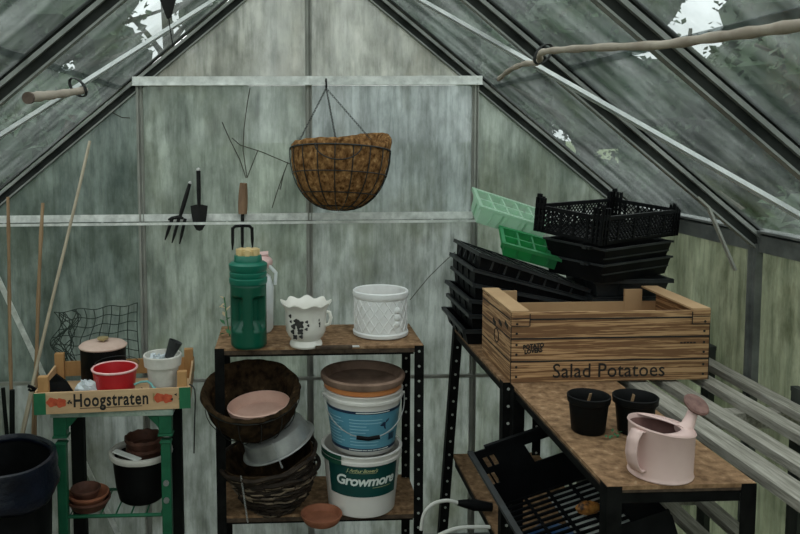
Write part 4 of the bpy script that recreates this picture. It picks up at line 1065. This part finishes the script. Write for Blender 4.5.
# ---- two black pots on the front bench
for (px1, py1, lab, rt, an) in ((588, 431, 'black plastic pot on the front bench, left one of the pair beside the pink can', .0475, .2), (634.5, 432, 'black plastic pot on the front bench, right one of the pair, behind the pink can', .0495, 1.3)):
    q = at_z(px1, py1, ZBN)
    t = thing('plant_pot', lab, 'pot', (q.x, q.y, ZBN + .001), (0, 0, an), 'pair of black pots on the front bench')
    mb = MB(); mb.lathe([(0, 0), (.034, 0), (.0365, .003), (.0425, .062), (.0435, .066), (rt - .0015, .068), (rt, .082), (rt - .002, .0835), (rt - .004, .081), (.0405, .064), (.034, .006), (0, .005)], 40); link('body', mb, 'pot_black', t, True)
    mb = MB(); mb.lathe([(0, .055), (.039, .055), (.039, .050), (0, .050)], 24, wob=lambda r, z, a: (r, z + .002 * math.sin(5 * a))); link('compost', mb, 'darksoil', t)
    mb = MB(); mb.box((.004, .006, .068), (.008, .002, .032), Euler((.2, .15 if an < 1 else -.05, .4)).to_matrix()); mb.box((-.012, 0, .062), (.026, .006, .002), Euler((0, -.3, .6)).to_matrix()); link('dead_stalk', mb, 'cane', t)
q = at_z(612, 437, ZBN)
mb = MB()
for i in range(9):
    R = Euler((rnd.uniform(-.5, .5), rnd.uniform(-.5, .5), rnd.uniform(0, 6))).to_matrix(); c = Vector((rnd.uniform(-.020, .020), rnd.uniform(-.008, .008), .006 + rnd.uniform(-.002, .004)))
    mb.poly([c + R @ Vector(v) for v in ((0, 0, 0), (.006, -.003, 0), (.012, 0, .001), (.006, .003, 0))], .0008)
o = link('moss_tuft', mb, 'leaf_green'); o.location = (q.x, q.y, ZBN); tag(o, 'little tuft of dry moss between the two black pots', 'moss')

# ---- pink watering can
q = at_z(660, 472.5, ZBN)
t = thing('watering_can', 'small powder-pink metal watering can with rusty rose on the front bench', 'watering can', (q.x, q.y, ZBN + .001), (0, 0, 0))
def canw(r, z, a): return r * 1.0, z
HB = .094
def cz_(z, x): return z + (-.02 if z > .08 else 0) * (x / .06) * .0
mb = MB(); mb.lathe([(0, .002), (.0585, .002), (.0600, 0), (.0610, .002), (.0600, .005), (.0592, .010), (.0610, HB - .003), (.0630, HB), (.0615, HB + .003), (.0595, HB), (.0575, .012), (0, .009)], 60, wob=lambda r, z, a: (r, z + (.009 * -math.cos(a) * min(1, max(0, (z - .03) / .06))))); link('body', mb, 'pinkcan', t, True)
# half cover at the spout side of the mouth (crescent)
mb = MB(); top = []; n = 24
def mz(x): return HB - .009 * x / .06
for k in range(n + 1):
    a = -1.95 + 3.9 * k / n; top.append((.060 * math.cos(a), .060 * math.sin(a)))
inner = []
for k in range(n + 1):
    f = k / n; y = -.056 + .112 * f; x = -.022 + .062 * math.cos((f - .5) * PI) ** .8 - .004; inner.append((x, y))
vs_o = [mb.bm.verts.new((x, y, mz(x) + .001)) for x, y in top]; vs_i = [mb.bm.verts.new((x, y, mz(x) + .006 * 0 + .0015)) for x, y in inner]
for k in range(n): mb.face([vs_o[k], vs_o[k + 1], vs_i[k + 1], vs_i[k]])
link('half_cover', mb, 'pinkcan', t, True, solid=.0016)
mb = MB(); mb.lathe([(0, .016), (.0563, .016), (.0578, HB - .006)], 60, wob=lambda r, z, a: (r, z + (.009 * -math.cos(a) * min(1, max(0, (z - .03) / .06))))); link('dark_lining', mb, 'canin', t, True, 'dark brown inside of the can', solid=.0008)
mb = MB(); P = [(.044, .006, HB - .016), (.058, .012, HB - .008), (.069, .020, HB + .006), (.078, .026, HB + .022)]
mb.tube(P, [.017, .0135, .0105, .0095], 14); link('spout', mb, 'pinkcan', t, True)
dirv = Vector((.35, .12, .85)).normalized()
mb = MB(); R = Vector((0, 0, 1)).rotation_difference(Vector((.22, -.52, .80)).normalized()).to_matrix()
mb.lathe([(0, -.008), (.011, -.008), (.0245, .003), (.026, .007), (.0235, .010), (0, .012)], 36)
for v in mb.bm.verts: v.co = R @ v.co + Vector((.081, .028, HB + .027))
rose = link('rose', mb, 'pinkrose', t, True, 'rusty brown-pink sprinkler rose')
# strap handle
mb = MB(); eh = Vector((-.90, -.44, 0)).normalized(); H = [eh * r_ + Vector((0, 0, z_)) for r_, z_ in ((.057, HB + .001), (.070, HB + .003), (.082, HB - .012), (.086, .056), (.080, .034), (.068, .018), (.054, .020))]
pts = []
for i in range(len(H) - 1):
    for k in range(4):
        f = k / 4; a_, b_ = Vector(H[i]), Vector(H[i + 1]); pts.append(a_.lerp(b_, f))
pts.append(Vector(H[-1]))
side = eh.cross(Vector((0, 0, 1))).normalized() * .0125
L_, R_ = [mb.bm.verts.new(p_ - side) for p_ in pts], [mb.bm.verts.new(p_ + side) for p_ in pts]
for i in range(len(pts) - 1): mb.face([L_[i], L_[i + 1], R_[i + 1], R_[i]])
link('handle', mb, 'pinkcan', t, True, solid=.003)

# ---- seed trays, rear bench
def tray(name, label, cat, loc, rot, W, Dp, H, mt, cells=None, group=None, th=.003, rib=True, flare=.012):
    t = thing(name, label, cat, loc, rot, group)
    mb = MB(); w0, d0 = W / 2 - flare, Dp / 2 - flare
    O = [(-w0, -d0, 0), (w0, -d0, 0), (w0, d0, 0), (-w0, d0, 0)]; T = [(-W / 2, -Dp / 2, H), (W / 2, -Dp / 2, H), (W / 2, Dp / 2, H), (-W / 2, Dp / 2, H)]
    ov = [mb.bm.verts.new(p) for p in O]; tv = [mb.bm.verts.new(p) for p in T]; mb.face(ov)
    for i in range(4): j = (i + 1) % 4; mb.face([ov[i], ov[j], tv[j], tv[i]])
    body_mb = mb
    mb = MB(); lip = .012
    for sx in (-1, 1): mb.box((sx * (W / 2 + lip / 2 - .002), 0, H), (lip, Dp + 2 * lip, .004)); mb.box((sx * (W / 2 + lip - .003), 0, H - .005), (.002, Dp + 2 * lip - .002, .010))
    for sy in (-1, 1): mb.box((0, sy * (Dp / 2 + lip / 2 - .002), H), (W + 2 * lip, lip, .004)); mb.box((0, sy * (Dp / 2 + lip - .003), H - .005), (W + 2 * lip - .002, .002, .010))
    link('rim', mb, mt if mt.startswith('green') else 'black2', t)
    if rib:
        nx, ny = max(2, int(W / .07)), max(2, int(Dp / .07))
        for i in range(1, nx):
            for sy in (-1, 1): x = -W / 2 + W * i / nx; body_mb.bar((x, sy * (d0 + .002), .004), (x, sy * (Dp / 2 + .002), H - .004), .006, .005, (0, 1, 0))
        for i in range(1, ny):
            for sx in (-1, 1): y = -Dp / 2 + Dp * i / ny; body_mb.bar((sx * (w0 + .002), y, .004), (sx * (W / 2 + .002), y, H - .004), .006, .005, (1, 0, 0))
    link('body', body_mb, mt, t, solid=th)
    if cells:
        mb = MB(); nx, ny = cells
        for i in range(1, nx): mb.box((-W / 2 + W * i / nx, 0, H * .56), (.006, Dp - .004, H * .84))
        for i in range(1, ny): mb.box((0, -Dp / 2 + Dp * i / ny, H * .56), (W - .004, .006, H * .84))
        link('divider', mb, mt if mt.startswith('green') else 'black2', t)
    return t
TW, TD = .36, .325
names = ['bottom black seed tray of the stack at the back of the rear bench', 'second black seed tray from the bottom of the rear-bench stack', 'third black seed tray from the bottom of the rear-bench stack', 'fourth black seed tray from the bottom, slightly tilted, on the rear bench', 'fifth black seed tray from the bottom, tilted, just under the celled one', 'topmost black seed tray, tilted and divided into cells, under the green trays']
for k in range(6):
    tilt = .066 * k; zl = ZBN + .002 + .0495 * k
    xl = .507 + (.006 if k % 2 else -.004) - (.004 * (5 - k)) 
    c = Vector((xl, -.262, zl)) + Euler((0, tilt, 0)).to_matrix() @ Vector((TW / 2, 0, 0))
    top_ = tray('seed_tray', names[k], 'tray', c, (0, tilt, .012 * ((k * 7) % 3 - 1)), TW, TD, .048, 'black', (8, 5) if k == 5 else None, 'black seed trays stacked on the rear bench')
Rt = Euler((0, .33, 0)).to_matrix(); tp = Vector(top_.location) + Rt @ Vector((0, 0, .052))
# pale green celled tray lying on its side and a deeper green one in front
pq = at_y(507, 217, -.20)
tray('cell_tray', 'pale see-through green cell tray tipped on edge on top of the black trays', 'tray', (pq.x - .006, -.185, pq.z - .030), (.42, .31, .10), .255, .12, .070, 'green_clear', (5, 2), 'green cell trays', th=.0015, flare=.012)
pq = at_y(528, 250, -.33)
tray('cell_tray', 'bright green cell tray lying open in front of the pale one', 'tray', (pq.x, -.335, pq.z - .020), (.34, .27, -.10), .20, .11, .050, 'green_tray', (4, 2), 'green cell trays', th=.0015, flare=.010)

# ---- mesh crates
def mesh_crate(label, loc, rot, W, Dp, H, group, lattice=True):
    t = thing('mesh_crate', label, 'crate', loc, rot, group)
    for (ux, uy, L, off) in ((1, 0, W, (0, -Dp / 2)), (1, 0, W, (0, Dp / 2)), (0, 1, Dp, (-W / 2, 0)), (0, 1, Dp, (W / 2, 0))):
        mb = MB(); u = Vector((ux, uy, 0)); o = Vector((off[0], off[1], 0)); nrm = Vector((uy, ux, 0))
        def pt(s, z): return o + u * s + Vector((0, 0, z))
        mb.bar(pt(-L / 2, .006), pt(L / 2, .006), .005, .012); mb.bar(pt(-L / 2, H - .018), pt(L / 2, H - .018), .008, .012)
        step = .0165; zb, zt = .010, H - .022; hh = zt - zb; n = int((L + hh) / step)
        for i in range(n + 1):
            for sg in (1, -1):
                s0 = -L / 2 - hh + i * step; a0, a1 = s0, s0 + hh; z0, z1 = zb, zt
                if a0 < -L / 2: z0 = zb + (-L / 2 - a0); a0 = -L / 2
                if a1 > L / 2: z1 = zt - (a1 - L / 2); a1 = L / 2
                if a1 - a0 < .004: continue
                P0, P1 = (pt(a0, z0), pt(a1, z1)) if sg > 0 else (pt(-a0, z0), pt(-a1, z1))
                mb.bar(P0, P1, .003, .0032, nrm)
        for k in range(1, 5): s = -L / 2 + L * k / 5; mb.bar(pt(s, 0), pt(s, H - .014), .007, .006, nrm)
        link('mesh_side', mb, 'black', t)
    mb = MB()
    for i in range(int(W / .02) + 1): mb.box((-W / 2 + i * .02, 0, .003), (.005, Dp, .005))
    for i in range(int(Dp / .02) + 1): mb.box((0, -Dp / 2 + i * .02, .003), (W, .005, .005))
    link('mesh_base', mb, 'black', t)
    for sx in (-1, 1):
        for sy in (-1, 1):
            mb = MB(); x, y = sx * (W / 2), sy * (Dp / 2)
            for q in range(3): mb.box((x - sx * q * .014, y, H / 2 + .006), (.006, .010, H + .012)); mb.box((x, y - sy * q * .014, H / 2 + .006), (.010, .006, H + .012))
            for z in (.02, .05, H - .01): mb.box((x - sx * .014, y, z), (.034, .008, .005)); mb.box((x, y - sy * .014, z), (.008, .034, .005))
            mb.box((x - sx * .004, y - sy * .004, H + .017), (.012, .012, .012)); link('corner_post', mb, 'black', t)
    return t
MC = Vector((.945, -.385, 1.262))
g = 'black mesh crates stacked in the back right corner'
Rm = Euler((.09, 0, .567)).to_matrix()
mesh_crate('black mesh crate on top of the stack in the back right corner', MC, (.09, 0, .567), .405, .24, .098, g)
def plain_crate(label, loc, rot, W, Dp, H, grp):
    t = thing('produce_tray', label, 'tray', loc, rot, grp)
    mb = MB(); O = [(-W / 2 + .012, -Dp / 2 + .012, 0), (W / 2 - .012, -Dp / 2 + .012, 0), (W / 2 - .012, Dp / 2 - .012, 0), (-W / 2 + .012, Dp / 2 - .012, 0)]; T = [(-W / 2, -Dp / 2, H), (W / 2, -Dp / 2, H), (W / 2, Dp / 2, H), (-W / 2, Dp / 2, H)]
    ov = [mb.bm.verts.new(p) for p in O]; tv = [mb.bm.verts.new(p) for p in T]; mb.face(ov)
    for i in range(4): mb.face([ov[i], ov[(i + 1) % 4], tv[(i + 1) % 4], tv[i]])
    link('body', mb, 'black', t, solid=.003)
    mb = MB()
    for sy in (-1, 1): mb.box((0, sy * Dp / 2, H - .003), (W + .012, .008, .006)); mb.box((0, sy * (Dp / 2 - .006), H * .45), (W - .01, .006, .004))
    for sx in (-1, 1): mb.box((sx * W / 2, 0, H - .003), (.008, Dp + .012, .006)); mb.box((sx * (W / 2 + .008), .05 * sx, H - .004), (.022, .016, .008)); mb.box((sx * (W / 2 + .006), -.06, H - .004), (.018, .012, .008))
    link('rim', mb, 'black2', t); return t
g2 = 'black produce trays under the mesh crate'
zz = 1.13
for k, lb in enumerate(('black solid-sided tray, lower of the two right under the top mesh crate', 'black solid-sided tray, upper of the two right under the top mesh crate')):
    plain_crate(lb, (.955, -.375, zz + .052 * k + .002), (.03 + .03 * k, 0, .52 + .03 * k), .335 + .01 * k, .225, .058, g2)
for k, lb in enumerate(('bottom black ribbed tray on the slats behind the potato box', 'second black ribbed tray on the slats behind the potato box', 'third black ribbed tray on the slats behind the potato box', 'top black ribbed tray on the slats behind the potato box')):
    tray('seed_tray', lb, 'tray', (.995, -.335, ZS + .002 + .055 * k), (0, 0, .01 * (k % 2)), .235, .27, .052, 'black2', None, 'ribbed trays behind the potato box')

# ---- tipped black crate under the front bench
YK = -.885
k0 = at_y(503, 505, YK); k1 = at_y(600, 472, YK); k2 = at_y(473, 448, YK)
av = (k1 - k0); av.y = 0; av.normalize(); nv_ = Vector((-av.z, 0, av.x)); bv = Vector((0, -1, 0))
LA, LB, HN = .245, .50, .165
t = thing('black_crate', 'black plastic crate with slotted sides lying tipped under the front bench', 'crate', k0)
fl = Vector((-.035, 0, 0))
def K(a, b, n): return av * a + bv * b + nv_ * n
mb = MB(); va = av.copy(); vn = (nv_ + av * -.0).normalized()
mb.panel(K(0, 0, 0), av, (nv_ * HN - av * .040).normalized(), -bv, LA, HN, [(.020, .112, .032, .143), (.039, .112, .051, .143), (.004, .062, .013, .096), (.018, .062, .027, .096), (.135, .085, .225, .14)], .004)
mb.bar(K(0, 0, HN), K(LA, 0, HN), .012, .008); link('back_side', mb, 'black', t)
mb = MB(); side_n = (nv_ * HN - av * .040).normalized()
mb.panel(K(0, 0, 0), bv, side_n, -av, LB, HN * 1.02, [(.06, .06, .30, .075), (.06, .10, .30, .115)], .004)
mb.bar(K(-.040, 0, HN), K(-.040, LB, HN), .014, .008); link('left_side', mb, 'black2', t)
mb = MB(); mb.panel(K(LA, 0, 0), bv, nv_, av, LB, HN * .9, [(.10, .08, .26, .11)], .004); link('right_side', mb, 'black', t)
mb = MB(); mb.panel(K(0, LB, 0), av, nv_, bv, LA, HN, [(.09, .11, .155, .14)], .004); link('front_side', mb, 'black', t)
mb = MB()
for i in range(21): mb.bar(K(0, LB * i / 20, 0), K(LA, LB * i / 20, 0), .0065, .006)
for i in range(5): mb.bar(K(LA * i / 4, 0, -.001), K(LA * i / 4, LB, -.001), .007, .006)
link('lattice_base', mb, 'black', t)
# blue sack and pale sheet under it, odd orange thing inside
c = k0 + K(LA * .26, .20, -.085)
mb = MB(); mb.sphere((0, 0, 0), 1, 28, 18, (.11, .18, .074), .10); o = link('plastic_sack', mb, 'blue_bag', None, True); o.location = (c.x + .02, c.y, .540); tag(o, 'crumpled blue plastic sack under the tipped black crate', 'sack')
mb = MB(); R = Matrix((av, bv, nv_)).transposed(); mb.box((0, 0, 0), (.13, .22, .004), R); o = link('pale_sheet', mb, 'paper'); o.location = k0 + K(LA * .74, LB * .24, -.010); tag(o, 'pale sheet showing through the lattice of the tipped black crate', 'sheet')
qd = k0 + K(LA * .70, LB * .34, .020)
mb = MB(); mb.sphere((0, 0, 0), .019, 14, 9, (1.6, .8, .85), .25); o = link('dried_gourd', mb, 'gourd', None, True); o.location = qd; tag(o, 'small mottled orange and black lump lying in the tipped black crate', 'gourd')
# lower board of the front bench carries the sack
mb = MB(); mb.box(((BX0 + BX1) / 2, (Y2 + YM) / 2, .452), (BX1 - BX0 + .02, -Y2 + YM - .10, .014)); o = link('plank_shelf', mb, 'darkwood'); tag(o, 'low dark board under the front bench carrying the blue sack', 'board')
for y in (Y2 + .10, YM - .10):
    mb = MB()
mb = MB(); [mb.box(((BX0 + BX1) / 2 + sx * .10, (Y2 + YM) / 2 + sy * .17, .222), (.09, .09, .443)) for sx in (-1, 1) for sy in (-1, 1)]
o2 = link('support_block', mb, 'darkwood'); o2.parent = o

# ---- cables on the rear bench's lower board
ZC = .4605
def cable(label, pts, plug=True):
    t = thing('cable', label, 'cable', pts[0])
    p0 = Vector(pts[0]); P = [Vector(p) - p0 for p in pts]; sm = []
    for i in range(len(P) - 1):
        for k in range(6):
            f = k / 6; pm = P[max(i - 1, 0)]; p1 = P[i]; p2 = P[i + 1]; p3 = P[min(i + 2, len(P) - 1)]
            sm.append(.5 * ((2 * p1) + (p2 - pm) * f + (2 * pm - 5 * p1 + 4 * p2 - p3) * f * f + (3 * p1 - pm - 3 * p2 + p3) * f ** 3))
    sm.append(P[-1]); mb = MB(); mb.tube(sm, .0055, 8); link('lead', mb, 'cable', t, True)
    if plug:
        e = P[-1]; d = (P[-1] - P[-2]).normalized(); d.z = -.15; d.normalize(); mb = MB(); mb.tube([e - d * .004, e + d * .02, e + d * .05, e + d * .10], [.008, .013, .017, .013], 10); link('plug', mb, 'black', t, True, 'black plug')
    return t
yk = YM + .18
cable('white cable arching up to a black plug on the rear bench low board', [at_y(421, 530, yk), at_y(424, 514, yk), at_y(433, 504, yk), at_y(447, 500.5, yk), at_y(459, 503, yk)])
cable('second white cable running along the low board edge at the bottom', [at_y(430, 540, yk - .1), at_y(446, 532, yk - .1), at_y(462, 527.5, yk - .1), at_y(490, 527, yk - .1)], False)

# ---- branches tied under the roof
def pole(label, P, sg, off, r, tie):
    pts = [on_roof(x, y, sg, off) for x, y in P]; t = thing('branch', label, 'branch', pts[0])
    sm = []
    Q = [p_ - pts[0] for p_ in pts]
    for i in range(len(Q) - 1):
        for k in range(5):
            f = k / 5; pm = Q[max(i - 1, 0)]; p1 = Q[i]; p2 = Q[i + 1]; p3 = Q[min(i + 2, len(Q) - 1)]
            sm.append(.5 * ((2 * p1) + (p2 - pm) * f + (2 * pm - 5 * p1 + 4 * p2 - p3) * f * f + (3 * p1 - pm - 3 * p2 + p3) * f ** 3))
    sm.append(Q[-1]); n = len(sm)
    mb = MB(); mb.tube(sm, [r[0] + (r[1] - r[0]) * i / n + .0012 * math.sin(i * 1.9) for i in range(n)], 10); link('stick', mb, 'pole', t, True)
    mb = MB(); c = sm[0]; d = (sm[1] - sm[0]).normalized(); mb.tube([c - d * .002, c + d * .006], r[0] * 1.08, 10); link('cut_end', mb, 'pole_end', t, label='dark sawn end')
    tpx = on_roof(tie[0], tie[1], sg, off) - pts[0]; n_ = Vector((sg * TR, 0, 1)).normalized(); mb = MB()
    for k in range(3):
        ax = (sm[-1] - sm[0]).normalized(); u = ax.cross(n_).normalized(); c = tpx + ax * .006 * (k - 1)
        mb.tube([c + (u * math.cos(a) * .016 + n_ * (math.sin(a) * .028 + .012)) for a in [2 * PI * j / 14 for j in range(14)]], .0016, 5, closed=True)
    link('string_tie', mb, 'wire', t)
pole('long bent branch tied beneath the right-hand roof slope', [(499, 79), (510, 70), (524, 64), (539, 62), (541, 53), (560, 50), (600, 47.5), (660, 45), (710, 38), (760, 31), (815, 23)], 1, .085, (.0065, .0090), (540, 58))
pole('short sawn branch tied beneath the left-hand roof slope', [(28, 98), (42, 96), (60, 94), (85, 90)], -1, .085, (.0125, .0085), (81, 91))
# little dark tag hanging near the ridge
q0 = on_roof(168, -2, -1, .06); q1 = on_roof(172, 12, -1, .06)
mb = MB(); mb.poly([(-.022, 0, 0), (.020, 0, 0), (.006, 0, -.048), (-.004, 0, -.050)], .006, (0, 1, 0)); mb.tube([(0, .003, -.045), (.004, .003, -.08), (.010, .003, -.12)], .0014, 5); o = link('string_tag', mb, 'iron'); o.location = q0; tag(o, 'dark pointed tag on a string under the left roof slope', 'tag')

# ------------------------------------------------------------------ trees and hedge outside
def tree(label, x, y, h, r, n, mt='leaves', trunk=True, z0=0, name='tree', seed=1, leaf=.075, cat='tree'):
    rr = random.Random(seed); t = thing(name, label, cat, (x, y, -.11), (0, 0, 0), 'trees and shrubs outside the greenhouse')
    if trunk:
        mb = MB(); mb.tube([(0, 0, 0), (.05, .03, h * .35), (-.04, 0, h * .7), (0, 0, h * .92)], [.13, .10, .06, .02], 8)
        for k in range(7):
            a = rr.uniform(0, 6.28); z = h * rr.uniform(.3, .75); mb.tube([(0, 0, z), (r * .4 * math.cos(a), r * .4 * math.sin(a), z + .3), (r * .85 * math.cos(a), r * .85 * math.sin(a), z + .55)], [.045, .03, .012], 6)
        link('trunk', mb, 'bark', t, True)
    blobs = [(rr.uniform(-.6, .6) * r, rr.uniform(-.6, .6) * r, z0 + (h - z0) * rr.uniform(.12, .88), r * rr.uniform(.26, .46)) for _ in range(18)]
    mb = MB()
    for i in range(n):
        bx_, by_, bz_, br_ = rr.choice(blobs); v = Vector((rr.gauss(0, 1), rr.gauss(0, 1), rr.gauss(0, 1))).normalized() * br_ * rr.random() ** .4
        c = Vector((bx_, by_, bz_)) + v; R = Euler((rr.uniform(-1.2, 1.2), rr.uniform(-1.2, 1.2), rr.uniform(0, 6.3))).to_matrix(); s_ = leaf * rr.uniform(.6, 1.4)
        mb.face([mb.bm.verts.new(c + R @ Vector(q_)) for q_ in ((0, 0, 0), (s_ * .5, -s_ * .35, .01), (s_, 0, 0), (s_ * .5, s_ * .35, .01))])
    for bx_, by_, bz_, br_ in blobs: mb.sphere((bx_, by_, bz_), br_ * .78, 12, 8, (1, 1, 1), .3)
    link('foliage', mb, mt, t); return t
TR_ = [('dark bushy tree beyond the right roof slope, nearest the back corner', 3.2, 5.6, 4.6, 1.5, 9000, 'leaves'),
       ('dark evergreen tree seen through the right roof panes, middle of three', 5.0, 3.4, 4.6, 1.5, 10000, 'leaves'),
       ('ivy-green tree at the far right outside the roof', 4.6, .1, 3.3, 1.3, 8000, 'leaves2'),
       ('tall thin tree against the sky at the upper right', 5.9, 6.9, 6.2, 1.5, 6500, 'leaves'),
       ('tall grey-green tree far behind the right rafter', 3.1, 9.5, 6.4, 1.8, 9000, 'leaves2'),
       ('dark laurel shrub filling the gap low behind the right roof slope', 4.7, 6.2, 3.2, 1.6, 8000, 'leaves'),
       ('grey-green tree far behind the left gable rafter', -1.5, 7.0, 5.0, 1.2, 7000, 'leaves2'),
       ('dark hedge bush outside the right side wall', 2.5, .5, 1.8, .8, 4000, 'leaves'),
       ('dark bushy tree beyond the left roof slope', -2.5, 4.8, 6.0, 1.6, 12000, 'leaves'),
       ('large dark tree at the far left outside the roof', -3.8, 1.4, 5.2, 1.5, 9000, 'leaves2'),
       ('low dark shrub outside the lower left gable pane', -1.05, .72, 1.95, .62, 6000, 'leaves2')]
for i, (lb, x, y, h, r, n, mt) in enumerate(TR_): tree(lb, x, y, h, r, n, mt, seed=20 + i, name='shrub' if 'shrub' in lb or 'bush' in lb and h < 2 else 'tree', cat='shrub' if h < 2 else 'tree')

# ------------------------------------------------------------------ overcast sky
w = bpy.data.worlds.new('overcast_sky'); S.world = w; w.use_nodes = True
nt = w.node_tree; bg = nt.nodes['Background']
tc = N(nt, 'ShaderNodeTexCoord'); sx_ = N(nt, 'ShaderNodeSeparateXYZ'); nt.links.new(tc.outputs['Generated'], sx_.inputs[0])
nz = N(nt, 'ShaderNodeTexNoise'); nz.inputs['Scale'].default_value = 2.2; nt.links.new(tc.outputs['Generated'], nz.inputs['Vector'])
ad = N(nt, 'ShaderNodeMath', operation='MULTIPLY_ADD'); nt.links.new(nz.outputs['Fac'], ad.inputs[0]); ad.inputs[1].default_value = .25; nt.links.new(sx_.outputs['Z'], ad.inputs[2])
nt.links.new(ramp(nt, ad.outputs[0], [(.05, (.42, .435, .435)), (.35, (.60, .615, .62)), (.95, (1.0, 1.0, 1.0))]), bg.inputs['Color'])
bg.inputs['Strength'].default_value = 1.7

S.view_settings.view_transform = 'Standard'; S.view_settings.look = 'None'; S.view_settings.gamma = 1; S.view_settings.use_curve_mapping = False
S.view_settings.exposure = 1.92
S.cycles.use_denoising = True
S.cycles.max_bounces = 10; S.cycles.transparent_max_bounces = 24; S.cycles.diffuse_bounces = 5
